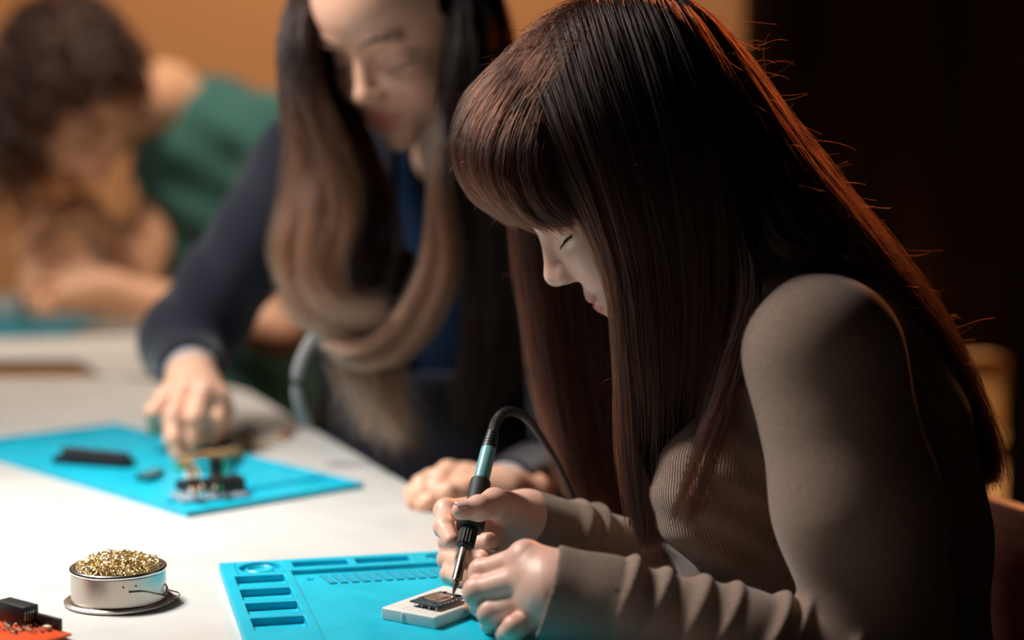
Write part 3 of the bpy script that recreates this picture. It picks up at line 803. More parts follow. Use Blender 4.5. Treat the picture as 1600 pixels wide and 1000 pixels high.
# ================= woman one: auburn hair, taupe top, soldering
SK1 = (.84, .49, .37)
F1 = head_frame(R(37), 0)
O1 = P(852, 351, 1.50) - F1 @ np.array([.0905, 0, .004])
loc1 = lambda x, y, z: O1 + F1 @ np.array([x, y, z])
W1 = thing('person', (0.30, 1.52, 0), 'woman with long auburn hair and taupe top soldering at the near mat', 'person')
RH = dict(wrist=P(822, 815, 1.505), wr=.0205, fore=P(905, 838, 1.54),
    palm=[(P(758, 795, 1.495), .0115), (P(765, 815, 1.50), .0125), (P(771, 836, 1.50), .0125), (P(776, 855, 1.495), .012), (P(790, 795, 1.465), .014)],
    fingers=[(PP((798, 797, 1.475), (771, 787, 1.440), (748, 794, 1.4135), (720, 798, 1.405)), (.014, .0112, .0090, .0072)),
             (PP((756, 793, 1.495), (697, 798, 1.470), (694, 824, 1.443), (705, 845, 1.420)), (.0105, .0088, .0074, .0062)),
             (PP((764, 815, 1.50), (704, 846, 1.475), (734, 852, 1.450), (764, 847, 1.438)), (.0108, .0090, .0085, .0078)),
             (PP((770, 838, 1.50), (702, 874, 1.470), (728, 880, 1.443), (754, 876, 1.432)), (.0105, .0086, .0082, .0075)),
             (PP((775, 856, 1.495), (704, 897, 1.455), (720, 901, 1.432), (738, 899, 1.425)), (.0100, .0072, .0066, .0060))])
LH = dict(wrist=P(866, 925, 1.302), wr=.023, fore=P(950, 950, 1.30),
    palm=[(P(822, 873, 1.318), .0125), (P(828, 900, 1.308), .0130), (P(834, 932, 1.306), .0130), (P(842, 960, 1.305), .0120)],
    extra=[(P(866, 900, 1.31), P(822, 873, 1.318), .019, .012), (P(866, 945, 1.305), P(842, 958, 1.305), .019, .012)],
    fingers=[(PP((822, 874, 1.318), (754, 894, 1.335), (749, 922, 1.352), (748, 938, 1.362)), (.0112, .0092, .0080, .0068)),
             (PP((828, 903, 1.306), (746, 925, 1.322), (753, 945, 1.340), (765, 955, 1.355)), (.0118, .0096, .0082, .0070)),
             (PP((834, 936, 1.304), (768, 958, 1.312), (770, 973, 1.328), (785, 976, 1.340)), (.0112, .0092, .0080, .0070)),
             (PP((840, 962, 1.304), (804, 981, 1.290), (792, 990, 1.302), (800, 990, 1.316)), (.0100, .0078, .0070, .0062)),
             (PP((850, 922, 1.335), (805, 935, 1.35), (768, 942, 1.362), (741, 945, 1.367)), (.0130, .0105, .0090, .0075))])
ELN, ELF = P(1405, 1085, 1.31), P(1120, 930, 1.60)
SHN, SHF = P(1285, 555, 1.345), P(1120, 530, 1.66)
AXT = U * np.array([1, 1, 1]); AXT = np.array([.3675, -.93, 0])     # shoulder line
tor = [(P(1335, 1250, 1.52), .118), (P(1305, 1010, 1.52), .107), (P(1290, 820, 1.50), .108), (P(1272, 660, 1.50), .102), (P(1245, 540, 1.50), .080)]
NB = P(1195, 405, 1.50)
def torso1(p, g=0.0):
    q = flat(p, AXT, P(1285, 800, 1.50), 1.38)
    d = chain(q, [a for a, _ in tor], [r for _, r in tor], .03)
    d = smin(d, cap(p, P(1215, 470, 1.50), SHN, .052, .052), .06)
    d = smin(d, cap(p, P(1215, 470, 1.50), SHF, .052, .050), .06)
    d = smin(d, ell(p, P(1115, 760, 1.42), (.05, .055, .06)), .04)
    d = smin(d, ell(p, P(1090, 740, 1.55), (.05, .055, .06)), .04)
    return d - g
def armN(p, g=0.0, k=.02):
    d = chain(p, [SHN, P(1340, 790, 1.32), ELN], [.054, .055, .046], .02)
    return d - g
def foreN(p, g=0.0): return chain(p, [ELN, P(1150, 1010, 1.30), LH['wrist']], [.045, .040, .030], .01) - g
def armF(p, g=0.0): return chain(p, [SHF, ELF], [.052, .044], .02) - g
def foreF(p, g=0.0): return chain(p, [ELF, RH['wrist']], [.042, .0235], .01) - g
def headneck(p, F, O, NBp, rn=.052, sc=1.0):
    q = (p - O) @ F / sc
    far = np.linalg.norm(q, axis=1) > .17
    d = np.full(len(p), 1.0); 
    if (~far).any(): d[~far] = head_sdf(q[~far])
    d[far] = np.linalg.norm(q[far], axis=1) - .115
    d = d * sc
    n = cap(p, O + F @ np.array([-.030, 0, -.045]), NBp, rn, rn * 1.08)
    return smin(d, n, .02)
parts = []
lo, hi = bounds([O1, NB], .14)
parts.append(sdf_mesh(lambda p: headneck(p, F1, O1, NB), lo, hi, .0014))
for H in (RH, LH):
    parts.append(sdf_mesh(hand_sdf(H), *hand_bounds(H), .0009))
def under1(p):
    d = smin(torso1(p, -.006), cap(p, P(1215, 470, 1.50), NB, .05, .05), .03)
    d = smin(d, armN(p, -.008), .02); d = smin(d, np.maximum(foreN(p, -.009), .758 - p[:, 2]), .02); d = smin(d, armF(p, -.006), .02); return np.maximum(smin(d, np.maximum(foreF(p, -.005), .758 - p[:, 2]), .02), .475 - p[:, 2])
lo1, hi1 = bounds([t for t, _ in tor] + [SHN, SHF, ELN, ELF, RH['wrist'], LH['wrist'], NB], .17)
lo1 = np.maximum(lo1, [-9, -9, .42])
parts.append(sdf_mesh(under1, lo1, hi1, .006))
pk = [(H_[0][1], .011) for H in (RH, LH) for H_ in H['fingers']] + [(H_[0][-1], .009) for H in (RH, LH) for H_ in H['fingers']] + [(H_[0][0], .012) for H in (RH, LH) for H_ in H['fingers']]
mesh_obj('body', parts, M_skin, W1, skin_col(SK1, F1, O1, pk))
for H in (RH, LH):
    pass
nail('thumb_nail', RH['fingers'][0][0][-1], RH['fingers'][0][0][-2], (0, -.5, .9), .0071, W1)
nail('finger_nail', RH['fingers'][2][0][-1], RH['fingers'][2][0][-2], (-.2, .2, -1), .0074, W1)

# top
def arm_coords(p, a, b_):
    d = b_ - a; L_ = np.linalg.norm(d); d = d / L_; s = (p - a) @ d
    n1 = np.cross(d, [0, 0, 1.]); n1 /= np.linalg.norm(n1); n2 = np.cross(n1, d); q = p - a
    return s, np.arctan2(q @ n2, q @ n1)
def ridge(s, th, s0, w_, amp, slant, th0=1.57, thw=2.2):
    x = (s - s0 - slant * np.sin(th)) / w_
    return amp * np.exp(-x * x) * np.exp(-(((th - th0 + np.pi) % (2 * np.pi) - np.pi) / thw) ** 2)
CN = LH['wrist'] + (P(1150, 1010, 1.30) - LH['wrist']) * .0
fdirN = P(1150, 1010, 1.30) - P(862, 925, 1.30); LN = np.linalg.norm(fdirN); fdirN /= LN
CNo = P(853, 925, 1.30)
fdirF = ELF - RH['wrist']; fdirF /= np.linalg.norm(fdirF); CFo = P(818, 813, 1.503)
foldsN = [(.050, .0055, .0062, .006), (.070, .005, .0050, .010), (.098, .006, .0058, .010), (.118, .004, .0035, .014), (.152, .005, .0062, .016), (.166, .004, .0045, .016), (.205, .005, .006, .018), (.225, .004, .0045, .018), (.25, .006, .006, .012)]
foldsF = [(.045, .006, .0045, .004), (.060, .005, .006, .006), (.105, .007, .003, .004), (.128, .006, .005, .004)]
def top1(p):
    d = torso1(p, .002)
    # soft wrinkles running down from the armpit
    q = p - P(1150, 830, 1.40)
    wr_ = .0022 * np.sin(q @ np.array([55, 0, 190.]) + 1.8 * np.sin(q[:, 0] * 45)) * np.exp(-((q[:, 0] - .0) / .07) ** 2 - ((q[:, 2]) / .07) ** 2)
    d = d - wr_
    a = armN(p, .003)
    s, th = arm_coords(p, SHN, ELN)
    a = a - .0016 * np.sin(s * 60 + 2 * np.sin(th)) * np.exp(-((s - .26) / .07) ** 2)
    d = smin(d, a, .012)
    # near forearm and its bunched sleeve
    s, th = arm_coords(p, CNo, P(1150, 1010, 1.30))
    f = chain(p, [ELN, P(1150, 1010, 1.30), P(950, 950, 1.30), CNo - fdirN * .01], [.047, .0405, .034, .0335], .012)
    f = f - .0012 * (s < .046)
    for s0, w_, am, sl in foldsN: f = f - ridge(s, th, s0, w_, am, sl)
    f = smax(f, -(s - .0), .0012)                                   # clean cuff edge
    f = smax(f, -cap(p, CNo - fdirN * .02, CNo + fdirN * .014, .031, .030), .001)
    f = np.maximum(f, (.7545 - p[:, 2]))
    d = smin(d, f, .014)
    f = armF(p, .002); d = smin(d, f, .012)
    s, th = arm_coords(p, CFo, ELF)
    f = chain(p, [ELF, CFo - fdirF * .01], [.042, .0262], .01)
    for s0, w_, am, sl in foldsF: f = f - ridge(s, th, s0, w_, am, sl)
    f = smax(f, -s, .001); f = smax(f, -cap(p, CFo - fdirF * .02, CFo + fdirF * .012, .0245, .024), .001)
    f = np.maximum(f, (.7545 - p[:, 2]))
    d = smin(d, f, .012)
    nk = cap(p, NB + (NB - P(1215, 500, 1.5)) * .0, O1, .056, .056)      # neckline
    return np.maximum(smax(d, -nk, .004), .47 - p[:, 2])
def _tor(V):
    return (torso1(V, .006) < .0015) & (armN(V) > .012) & (armF(V) > .012) & (foreN(V) > .02) & (foreF(V) > .02)
def ribco(V):
    s, th = arm_coords(V, CNo, P(1150, 1010, 1.30)); c = th * .033
    s2, th2 = arm_coords(V, CFo, ELF); c = np.where(V[:, 1] > 1.44, th2 * .028, c)
    q = V - (P(1285, 800, 1.5)); q[:, :2] -= np.outer((V[:, 2] - P(1285, 800, 1.5)[2]), [-.18, 0])
    ct = np.arctan2(q @ AXT / 1.38, -(q @ np.array([-.93, -.3675, 0]))) * .12
    return np.where(_tor(V), ct, c)
def ribmask(V):
    s, th = arm_coords(V, CNo, P(1150, 1010, 1.30))
    near = (s < .048) & (np.abs(V[:, 1] - 1.30) < .06)
    s2, th2 = arm_coords(V, CFo, ELF)
    return np.where(_tor(V), 1.0, np.where(near, .9, np.where((s2 < .045) & (V[:, 1] > 1.44), .7, 0.0)))
mesh_obj('long_sleeved_top', [sdf_mesh(top1, lo1, hi1, .0021)], M_top, W1, None, dict(ribco=ribco, ribmask=ribmask))

# hair of woman one
hg = lambda *a: [P(x, y, Y + .33) for x, y, Y in a]
near_g = [hg((790, 118, 1.17), (800, 150, 1.125), (840, 215, 1.09), (884, 290, 1.080), (926, 360, 1.080), (962, 450, 1.083), (974, 560, 1.085), (978, 700, 1.09), (1003, 835, 1.1)),
          hg((848, 42, 1.17), (860, 75, 1.115), (895, 180, 1.075), (940, 300, 1.065), (975, 420, 1.068), (992, 560, 1.075), (1006, 720, 1.085), (1018, 850, 1.09)),
          hg((925, -4, 1.17), (935, 30, 1.11), (968, 140, 1.073), (1010, 280, 1.06), (1037, 420, 1.065), (1046, 560, 1.07), (1042, 720, 1.08), (1030, 845, 1.085)),
          hg((1005, -12, 1.17), (1020, 22, 1.11), (1057, 120, 1.077), (1095, 270, 1.065), (1112, 420, 1.065), (1104, 560, 1.07), (1080, 700, 1.08), (1048, 820, 1.085)),
          hg((1068, 8, 1.17), (1085, 42, 1.12), (1133, 140, 1.09), (1170, 300, 1.07), (1172, 420, 1.06), (1150, 540, 1.05), (1112, 680, 1.05), (1070, 800, 1.06))]
over_g = [hg((1060, 0, 1.17), (1085, 42, 1.12), (1130, 140, 1.09), (1178, 300, 1.06), (1210, 385, 1.035), (1270, 405, 1.035), (1350, 470, 1.055), (1420, 590, 1.085), (1465, 700, 1.10)),
          hg((1060, 0, 1.17), (1095, 50, 1.13), (1150, 150, 1.10), (1220, 290, 1.06), (1270, 370, 1.045), (1340, 440, 1.06), (1420, 560, 1.10), (1475, 670, 1.12), (1505, 745, 1.13)),
          hg((1055, -8, 1.17), (1108, 45, 1.15), (1155, 120, 1.13), (1240, 255, 1.10), (1325, 365, 1.10), (1405, 470, 1.12), (1475, 580, 1.14), (1522, 690, 1.15), (1540, 750, 1.16))]
back_g = [over_g[-1],
          hg((1030, -16, 1.175), (1095, 27, 1.175), (1146, 88, 1.17), (1238, 224, 1.17), (1328, 340, 1.17), (1416, 446, 1.17), (1484, 560, 1.17), (1530, 670, 1.17), (1550, 745, 1.17)),
          hg((1035, -14, 1.18), (1092, 30, 1.19), (1138, 84, 1.20), (1230, 225, 1.23), (1320, 340, 1.23), (1405, 450, 1.23), (1470, 565, 1.22), (1515, 680, 1.21), (1530, 750, 1.2))]
far_g = [hg((842, 120, 1.20), (830, 200, 1.25), (818, 300, 1.26), (822, 400, 1.26), (838, 500, 1.26), (852, 600, 1.26), (878, 700, 1.26), (895, 775, 1.26)),
         hg((880, 90, 1.2), (862, 220, 1.27), (856, 350, 1.27), (872, 500, 1.27), (892, 650, 1.27), (922, 800, 1.27)),
         hg((940, 50, 1.2), (925, 220, 1.28), (915, 400, 1.28), (928, 550, 1.28), (945, 700, 1.28), (968, 830, 1.28)),
         hg((1000, 30, 1.2), (990, 300, 1.28), (985, 500, 1.28), (990, 700, 1.28), (1005, 855, 1.28))]
bang_g = [hg((860, 50, 1.21), (795, 105, 1.23), (750, 170, 1.24), (735, 225, 1.24), (742, 275, 1.235), (775, 315, 1.22), (812, 338, 1.215)),
          hg((855, 48, 1.17), (792, 100, 1.17), (742, 160, 1.17), (720, 212, 1.17), (722, 258, 1.17), (745, 300, 1.17), (785, 326, 1.165), (812, 340, 1.16)),
          hg((860, 70, 1.14), (805, 130, 1.12), (765, 190, 1.11), (748, 238, 1.105), (758, 285, 1.105), (792, 322, 1.105), (835, 342, 1.11)),
          hg((868, 95, 1.12), (835, 160, 1.10), (812, 220, 1.085), (810, 275, 1.083), (832, 320, 1.085), (870, 345, 1.09)),
          hg((880, 110, 1.11), (862, 175, 1.09), (852, 235, 1.08), (862, 290, 1.078), (882, 325, 1.08), (905, 348, 1.085))]
part_g = [hg((1060, 10, 1.18), (1010, -12, 1.17), (955, -8, 1.165), (900, 15, 1.165), (850, 42, 1.165), (800, 95, 1.165)), hg((955, 0, 1.19), (905, 20, 1.20), (850, 60, 1.20), (800, 110, 1.20)), hg((955, 0, 1.16), (900, 22, 1.15), (848, 65, 1.14), (800, 120, 1.13)), hg((990, 5, 1.15), (930, 50, 1.11), (870, 110, 1.09), (830, 180, 1.085))]
sN = sheet(near_g, 9000, 34, .0036, .55, 120, .0016, .28)
sO = sheet(over_g, 4200, 34, .0035, .6, 60, .0022, .22)
sB = sheet(back_g, 5200, 34, .0055, .45, 70, .0022, .22)
sF = sheet(far_g, 5200, 32, .0065, .65, 46, .0026, .30)
sG = sheet(bang_g, 6500, 24, .0035, .5, 60, .0012, .12)
sP = sheet(part_g, 1800, 14, .0040, .2, 60, .003, .5)
wisps = sheet([hg((1100, 140, 1.08), (1150, 330, 1.05), (1165, 450, 1.03), (1140, 560, 1.03), (1100, 680, 1.03), (1050, 810, 1.04)),
               hg((1110, 160, 1.08), (1165, 350, 1.045), (1185, 470, 1.02), (1165, 570, 1.02), (1125, 700, 1.02), (1085, 830, 1.03))], 260, 30, .003, .8, 9, .003, .2)
curlw = sheet([hg((1120, 250, 1.07), (1130, 380, 1.04), (1112, 425, 1.03), (1140, 450, 1.02), (1185, 430, 1.01), (1215, 395, 1.02)),
               hg((1130, 250, 1.07), (1145, 390, 1.04), (1130, 440, 1.03), (1155, 470, 1.015), (1195, 445, 1.01), (1225, 405, 1.02))], 16, 24, .0035, .4, 8, .002, .1)
fl = [flyaways(sB, 420, .016, .05), flyaways(sG, 160, .010, .035), flyaways(sF, 160, .010, .03), flyaways(sP, 240, .008, .02), flyaways(sN, 120, .008, .03), flyaways(sO, 80, .01, .04)]
hair_obj('hair', [sN, sO, sB, sF, sG, sP, wisps], M_hairA, W1, .00030)
hair_obj('stray_hairs', fl, M_hairA, W1, .00013)
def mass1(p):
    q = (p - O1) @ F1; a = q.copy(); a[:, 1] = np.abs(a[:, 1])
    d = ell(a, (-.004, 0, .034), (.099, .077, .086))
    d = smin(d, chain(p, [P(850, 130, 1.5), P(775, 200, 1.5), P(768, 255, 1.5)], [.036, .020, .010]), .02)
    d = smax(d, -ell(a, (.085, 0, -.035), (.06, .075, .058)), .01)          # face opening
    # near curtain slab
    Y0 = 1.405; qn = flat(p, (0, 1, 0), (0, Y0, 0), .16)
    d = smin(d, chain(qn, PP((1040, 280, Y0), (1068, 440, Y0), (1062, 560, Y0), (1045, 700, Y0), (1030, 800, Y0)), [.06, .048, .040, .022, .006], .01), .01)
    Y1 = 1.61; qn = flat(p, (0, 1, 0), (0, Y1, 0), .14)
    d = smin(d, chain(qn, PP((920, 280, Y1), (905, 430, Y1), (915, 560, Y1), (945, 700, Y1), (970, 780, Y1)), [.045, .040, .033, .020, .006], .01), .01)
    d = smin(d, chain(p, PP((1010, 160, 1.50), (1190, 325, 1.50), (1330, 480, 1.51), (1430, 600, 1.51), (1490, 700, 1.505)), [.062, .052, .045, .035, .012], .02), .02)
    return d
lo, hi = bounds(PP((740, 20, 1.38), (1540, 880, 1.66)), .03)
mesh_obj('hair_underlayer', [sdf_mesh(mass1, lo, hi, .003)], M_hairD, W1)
# lashes and brow of the visible eye
def lashes(name, F, O, side, n, parent, m, el=-20, ln=.0065):
    c = np.array([.0735, .0315 * side, -.0095]); out = []
    for k in range(n):
        az = R(-20 + 100 * (k + rng.uniform(-.3, .3)) / n); e = R(el + 12 * math.sin(max(az, 0)))
        d = np.array([math.cos(e) * math.cos(az), math.cos(e) * math.sin(az), math.sin(e)])
        p0_ = c + d * np.array([.0136, .0160, .0134]); t = np.linspace(0, 1, 8)[:, None]
        dd = d * .75 + np.array([.35, .05 * side, -.65]); dd /= np.linalg.norm(dd)
        pts = p0_ + dd * t * ln * rng.uniform(.7, 1.1) + np.array([.5, 0, .9]) * t ** 2 * ln * .25
        out.append(O + pts @ F.T)
    return hair_obj(name, [np.array(out)], m, parent, .0003)
def brow(name, F, O, side, n, parent, m):
    out = []
    for k in range(n):
        u_ = rng.uniform(0, 1); y = (.008 + .036 * u_) * side; z = .013 + .008 * math.sin(u_ * 2.4) + rng.normal(0, .0014)
        x = .094 - 11 * (abs(y) - .004) ** 2 ; t = np.linspace(0, 1, 6)[:, None]
        # project to surface along x
        xs = np.linspace(.06, .11, 60); dv = head_sdf(np.stack([xs, np.full(60, y), np.full(60, z)], 1)); x = xs[np.argmin(np.abs(dv))]
        pts = np.array([x + .0003, y, z]) + t * np.array([-.0012, .006 * side, .0008 + .002 * (1 - u_)])
        out.append(O + pts @ F.T)
    return hair_obj(name, [np.array(out)], m, parent, .00016)
lashes('eyelashes', F1, O1, 1, 80, W1, M_lash)
brow('eyebrow', F1, O1, 1, 170, W1, M_brow)

# ================= woman two: navy cardigan
SK2 = (.86, .49, .34)
F2 = head_frame(R(31), R(57)); O2 = P(574, 97, 1.95) - F2 @ np.array([.086, 0, -.009]) * 1.07
W2 = thing('person', (0.0, 2.15, 0), 'woman in navy cardigan and blue shirt leaning over the far mat', 'person')
NB2 = P(735, 270, 2.14)
FH = dict(wrist=P(300, 588, 2.12), wr=.024, fore=P(300, 560, 2.17),
    palm=[(P(262, 618, 2.075), .0125), (P(288, 610, 2.06), .013), (P(318, 612, 2.06), .013), (P(343, 620, 2.07), .0125)],
    fingers=[(PP((258, 622, 2.075), (240, 645, 2.055), (238, 668, 2.065), (246, 672, 2.08)), (.0115, .0095, .0085, .0075)),
             (PP((284, 618, 2.062), (270, 650, 2.025), (270, 686, 2.01), (277, 711, 2.005)), (.012, .0102, .009, .0078)),
             (PP((312, 618, 2.062), (304, 652, 2.025), (302, 682, 2.025), (294, 706, 2.02)), (.012, .010, .0088, .0075)),
             (PP((343, 622, 2.075), (338, 655, 2.055), (325, 683, 2.06), (312, 700, 2.055)), (.0115, .0095, .0085, .0075)),
             (PP((330, 600, 2.10), (350, 640, 2.09), (344, 668, 2.08), (330, 690, 2.07)), (.014, .0105, .0095, .008))])
KH = dict(wrist=P(785, 768, 1.815), wr=.021, fore=P(830, 775, 1.835),
    palm=[(P(728, 742, 1.810), .012), (P(722, 752, 1.800), .012), (P(716, 764, 1.790), .012), (P(716, 776, 1.785), .011)],
    fingers=[(PP((728, 742, 1.810), (700, 738, 1.805), (672, 750, 1.800), (655, 764, 1.795)), (.0115, .0105, .009, .008)),
             (PP((722, 752, 1.800), (690, 748, 1.795), (660, 757, 1.790), (642, 770, 1.790)), (.0115, .010, .009, .008)),
             (PP((716, 764, 1.790), (684, 762, 1.785), (658, 772, 1.780), (645, 784, 1.780)), (.0115, .0095, .0085, .0075)),
             (PP((716, 776, 1.785), (690, 778, 1.775), (668, 786, 1.770), (660, 790, 1.770)), (.010, .0085, .0075, .007)),
             (PP((745, 760, 1.795), (722, 768, 1.770), (700, 770, 1.760), (684, 768, 1.765)), (.0125, .011, .009, .008))])
SR2, SL2, EL2, ER2 = P(478, 262, 2.17), P(880, 330, 2.20), P(290, 535, 2.24), P(900, 720, 2.10)
tor2 = [(P(705, 950, 2.31), .122), (P(702, 700, 2.31), .112), (P(696, 500, 2.26), .110), (P(690, 360, 2.19), .09)]
AX2 = np.array([-.97, .24, 0])
def torso2(p, g=0):
    q = flat(p, AX2, P(690, 500, 2.18), 1.35)
    d = chain(q, [a for a, _ in tor2], [r for _, r in tor2], .03)
    d = smin(d, cap(p, P(690, 290, 2.16), SR2, .05, .054), .05); return smin(d, cap(p, P(690, 290, 2.16), SL2, .05, .052), .05) - g
parts = []
lo, hi = bounds([O2, NB2], .14); parts.append(sdf_mesh(lambda p: headneck(p, F2, O2, NB2, .05, 1.07), lo, hi, .0025))
for H in (FH, KH): parts.append(sdf_mesh(hand_sdf(H), *hand_bounds(H), .0016))
lo2, hi2 = bounds([t for t, _ in tor2] + [SR2, SL2, EL2, ER2, FH['wrist'], KH['wrist'], NB2], .17); lo2 = np.maximum(lo2, [-9, -9, .42])
def under2(p):
    d = smin(torso2(p, -.012), cap(p, NB2, P(700, 300, 2.16), .05, .05), .03)
    d = smin(d, chain(p, [SR2, EL2, FH['wrist']], [.044, .036, .024], .01), .02)
    return smin(d, chain(p, [SL2, ER2, KH['wrist']], [.044, .036, .022], .01), .02)
parts.append(sdf_mesh(under2, lo2, hi2, .008))
mesh_obj('body', parts, M_skin, W2, skin_col(SK2, F2 / 1.07, O2))
open2 = lambda p: rect(p, (-.4, -.05, -.13), (.4, .03, .2), P(668, 420, 2.05), np.stack([np.array([.24, .97, 0]), np.array([.97, -.24, 0]), np.array([0, 0, 1.])], 1))
def shirt2(p):
    d = torso2(p, -.002); d = smax(d, -cap(p, NB2, O2, .057, .057), .01)
    return smax(d, rect(p, (-.4, -.12, -.6), (.05, .13, .3), P(672, 420, 2.12), np.stack([np.array([.24, .97, 0]), np.array([.97, -.24, 0]), np.array([0, 0, 1.])], 1)), .01)
def cardi2(p):
    d = torso2(p, .006); d = smax(d, -open2(p), .008)
    a = chain(p, [SR2, EL2], [.058, .055], .02); s, th = arm_coords(p, SR2, EL2)
    a = a - .003 * np.sin(s * 70 + 1.5 * np.sin(th)) * np.exp(-((s - .2) / .1) ** 2)
    a = smin(a, chain(p, [EL2, FH['wrist']], [.053, .036], .01), .02)
    fd = EL2 - FH['wrist']; fd /= np.linalg.norm(fd); a = smax(a, -((p - FH['wrist'] - fd * .012) @ fd), .002)
    d = smin(d, a, .02)
    a = chain(p, [SL2, ER2, KH['wrist']], [.058, .05, .031], .01)
    fd = ER2 - KH['wrist']; fd /= np.linalg.norm(fd); a = np.maximum(a, np.where(np.linalg.norm(p - KH['wrist'], axis=1) < .1, -((p - KH['wrist'] - fd * .015) @ fd), -1))
    d = smin(d, a, .02)
    return smax(d, -cap(p, NB2, O2, .066, .066), .01)
mesh_obj('blue_shirt', [sdf_mesh(shirt2, lo2, hi2, .005)], M_blue, W2)
mesh_obj('navy_cardigan', [sdf_mesh(cardi2, lo2, hi2, .004)], M_navy, W2)
for H, E_ in ((FH, EL2), (KH, ER2)):
    fd = E_ - H['wrist']; fd /= np.linalg.norm(fd)
    MB().lathe([(H['wr'] + .003, -.012), (H['wr'] + .005, -.011), (H['wr'] + .007, .012), (H['wr'] + .004, .013)], H['wrist'] + fd * .002, fd, 40, True).build('cuff', M_cuff, W2)
MB().tube(spline(PP((520, 500, 2.0), (495, 520, 1.99), (472, 560, 1.985), (464, 600, 1.985), (470, 640, 1.99), (478, 660, 2.0)), 30), .0065, 8).build('drawstring', M_cord, W2)
hh = lambda *a: [P(x, y, Y + .53) for x, y, Y in a]
L_g = [hh((500, -60, 1.47), (470, 20, 1.43), (470, 120, 1.41), (474, 240, 1.40), (470, 320, 1.40), (455, 395, 1.40), (468, 455, 1.40), (520, 492, 1.40)),
       hh((500, -60, 1.46), (466, 50, 1.42), (474, 150, 1.41), (498, 250, 1.40), (504, 340, 1.39), (490, 410, 1.39), (510, 475, 1.39), (585, 500, 1.39)),
       hh((500, -60, 1.46), (468, 60, 1.43), (482, 150, 1.42), (522, 240, 1.40), (552, 335, 1.39), (535, 420, 1.38), (552, 480, 1.38), (620, 486, 1.39)),
       hh((500, -50, 1.47), (486, 60, 1.51), (516, 140, 1.51), (548, 205, 1.50), (588, 300, 1.44), (600, 380, 1.40), (585, 450, 1.40), (600, 530, 1.41))]
M_g = [hh((700, -50, 1.45), (704, 80, 1.42), (698, 180, 1.40), (690, 280, 1.38), (690, 390, 1.38), (668, 460, 1.38), (622, 525, 1.38), (560, 550, 1.38), (512, 535, 1.39)),
       hh((715, -50, 1.46), (722, 80, 1.44), (715, 190, 1.42), (704, 300, 1.40), (705, 400, 1.39), (680, 480, 1.39), (630, 550, 1.39), (575, 573, 1.39), (530, 562, 1.40))]
R_g = [hh((700, -60, 1.44), (712, 20, 1.40), (706, 120, 1.385), (708, 250, 1.40), (722, 400, 1.42), (732, 500, 1.43), (725, 600, 1.43), (700, 640, 1.44)),
       hh((735, -60, 1.45), (750, 50, 1.41), (752, 150, 1.40), (765, 280, 1.41), (785, 400, 1.43), (785, 500, 1.44), (765, 600, 1.44), (735, 650, 1.45)),
       hh((765, -60, 1.48), (790, 60, 1.46), (800, 200, 1.45), (825, 330, 1.45), (838, 450, 1.45), (825, 540, 1.45), (770, 600, 1.45), (735, 640, 1.46))]
D_g = [hh((600, 380, 1.44), (560, 480, 1.43), (550, 560, 1.42), (575, 630, 1.42), (600, 690, 1.43)), hh((640, 400, 1.45), (610, 500, 1.44), (590, 580, 1.43), (610, 640, 1.43), (640, 700, 1.44)), hh((560, 400, 1.43), (540, 500, 1.42), (535, 560, 1.41), (545, 600, 1.41), (520, 660, 1.42))]
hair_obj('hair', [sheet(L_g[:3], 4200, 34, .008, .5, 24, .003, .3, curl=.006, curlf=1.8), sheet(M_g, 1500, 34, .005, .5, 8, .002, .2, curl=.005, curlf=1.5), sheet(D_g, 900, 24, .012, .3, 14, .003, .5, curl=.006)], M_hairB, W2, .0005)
hair_obj('hair', [sheet(L_g[2:], 900, 30, .006, .5, 10, .003, .3), sheet(R_g, 3400, 28, .007, .6, 20, .003, .3)], M_hairB_shade, W2, .0005)
def mass2(p):
    q = (p - O2) @ F2; a = q.copy(); a[:, 1] = np.abs(a[:, 1])
    d = ell(a, (-.010, 0, .038), (.106, .083, .094))
    d = smax(d, -ell(a, (.105, 0, .0), (.085, .080, .11)), .01)
    Y1 = 1.97; qn = flat(p, (0, 1, 0), (0, Y1, 0), .3)
    d = smin(d, chain(qn, PP((752, 0, Y1), (756, 200, Y1), (780, 400, Y1), (785, 520, Y1), (750, 600, Y1)), [.026, .028, .030, .026, .008], .01), .01)
    qn = flat(p, (0, 1, 0), (0, 1.95, 0), .3)
    d = smin(d, chain(qn, PP((500, 200, 1.95), (505, 330, 1.95), (510, 440, 1.95)), [.014, .022, .02], .01), .01)
    d = smin(d, chain(p, PP((488, 20, 2.05), (508, 100, 2.05), (535, 170, 2.05), (560, 230, 2.04), (590, 320, 2.02)), [.022, .020, .020, .020, .018]), .005)
    return d
lo, hi = bounds(PP((440, -130, 1.85), (860, 720, 2.2)), .02)
mesh_obj('hair_underlayer', [sdf_mesh(mass2, lo, hi, .005)], M_hairD, W2)
for s_ in (1, -1):
    lashes('eyelashes', F2 * 1.07, O2, s_, 30, W2, M_lash, -20, .009); brow('eyebrow', F2 * 1.07, O2, s_, 160, W2, M_brow)

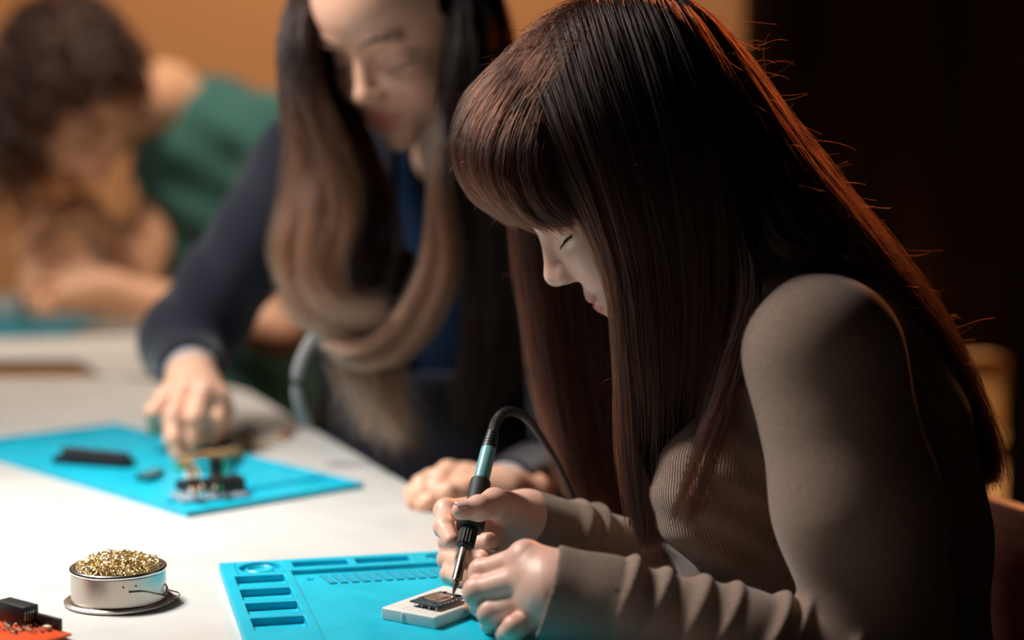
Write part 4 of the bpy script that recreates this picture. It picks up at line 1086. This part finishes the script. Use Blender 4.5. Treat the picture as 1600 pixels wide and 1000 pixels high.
# ================= third person: curly hair, green shirt
SK3 = (.74, .40, .24)
F3 = head_frame(R(52), R(35)); O3 = P(125, 165, 3.22)
W3 = thing('person', (-0.75, 3.6, 0), 'person with curly brown hair and green shirt bent over the second table', 'person')
NB3 = P(258, 150, 3.42)
HN3 = dict(wrist=P(175, 450, 3.25), wr=.028, fore=P(270, 478, 3.25),
    palm=[(P(110, 415, 3.24), .016), (P(100, 430, 3.22), .016), (P(98, 446, 3.21), .016), (P(105, 460, 3.20), .015)],
    fingers=[(PP((110, 412, 3.24), (70, 395, 3.22), (45, 420, 3.20), (35, 445, 3.19)), (.014, .012, .010, .009)),
             (PP((100, 428, 3.22), (60, 420, 3.20), (40, 445, 3.18), (45, 460, 3.18)), (.014, .012, .010, .009)),
             (PP((98, 445, 3.21), (60, 442, 3.19), (48, 465, 3.17), (60, 472, 3.18)), (.014, .012, .010, .009)),
             (PP((105, 460, 3.20), (75, 465, 3.18), (65, 480, 3.17), (80, 485, 3.18)), (.013, .011, .010, .009)),
             (PP((140, 425, 3.25), (110, 392, 3.24), (80, 385, 3.22), (55, 400, 3.2)), (.017, .013, .011, .010))])
tor3 = [(P(400, 700, 3.62), .14), (P(385, 480, 3.60), .14), (P(355, 320, 3.56), .135), (P(325, 215, 3.5), .115)]
AX3 = np.array([-.55, -.83, 0])
SH3, E3 = P(422, 212, 3.42), P(435, 515, 3.28)
def torso3(p, g=0):
    q = flat(p, AX3, P(345, 330, 3.55), 1.3); d = chain(q, [a for a, _ in tor3], [r for _, r in tor3], .03)
    return smin(d, ell(p, SH3, (.07, .07, .07)), .06) - g
lo3, hi3 = bounds([t for t, _ in tor3] + [SH3, E3, O3, NB3, P(20, 380, 3.2)], .17); lo3 = np.maximum(lo3, [-9, -9, .5])
def body3(p):
    d = headneck(p, F3, O3, NB3, .060); d = smin(d, torso3(p, -.01), .03)
    d = smin(d, chain(p, [SH3, E3, P(270, 478, 3.25), HN3['wrist']], [.050, .044, .038, .028], .01), .02)
    d = smin(d, chain(p, PP((250, 330, 3.45), (215, 440, 3.4), (130, 330, 3.3), (70, 345, 3.26), (40, 390, 3.24)), [.05, .04, .032, .03, .018], .01), .015)
    return d
parts = [sdf_mesh(body3, lo3, hi3, .0055), sdf_mesh(hand_sdf(HN3), *hand_bounds(HN3), .003)]
mesh_obj('body', parts, M_skin, W3, skin_col(SK3, F3, O3))
def shirt3(p):
    d = torso3(p, .006); d = smin(d, cap(p, SH3, SH3 + (E3 - SH3) * .62, .062, .062), .03)
    q = p - P(330, 380, 3.4); d = d - .004 * np.sin(q @ np.array([40, 0, 60.]))
    return smax(d, -cap(p, NB3, O3, .062, .062), .01)
mesh_obj('green_shirt', [sdf_mesh(shirt3, lo3, hi3, .006)], M_green, W3)
# necklace
nck = MB().tube(spline(PP((225, 190, 3.36), (232, 205, 3.33), (215, 230, 3.31), (195, 300, 3.30), (192, 345, 3.30)), 20), .003, 6).build('necklace', M_solder, W3)
MB().lathe([(0, -.003), (.011, -.003), (.011, .003), (0, .003)], P(192, 352, 3.30), (0, -1, .2), 20).build('pendant', M_solder, nck)
cs = []
cc = P(105, 100, 3.2)
for k in range(900):
    d = rng.normal(0, 1, 3); d /= np.linalg.norm(d)
    if (d @ np.array([.6, -.2, -.7])) > .55: continue
    base = cc + d * np.array([.112, .112, .118]) * rng.uniform(.85, 1.1); e1 = np.cross(d, [0, 0, 1.]); e1 /= np.linalg.norm(e1); e2 = np.cross(d, e1)
    t = np.linspace(0, 1, 26)[:, None]; r_ = rng.uniform(.006, .013); ph = rng.uniform(0, 6.28); tu = rng.uniform(2, 3.5) * 6.28
    path = base + d * t * .03 + np.array([0, 0, -1]) * t ** 1.3 * rng.uniform(.03, .11) * (1.0 + .9 * max(0, -d[0] + .2)) + (e1 * np.cos(ph + tu * t) + e2 * np.sin(ph + tu * t)) * r_
    for j in range(6): cs.append(path + rng.normal(0, .0016, 3) + rng.normal(0, .0006, (26, 3)))
hair_obj('curly_hair', [np.array(cs)], M_hairC, W3, .0009)
mesh_obj('hair_underlayer', [sdf_mesh(lambda p: smax(ell(p, cc, (.102, .10, .102)) - .004 * np.sin(p[:, 0] * 160) * np.sin(p[:, 2] * 140), -ell(p, P(175, 235, 3.12), (.07, .07, .06)), .01), cc - .16, cc + .16, .006)], M_hairD, W3)
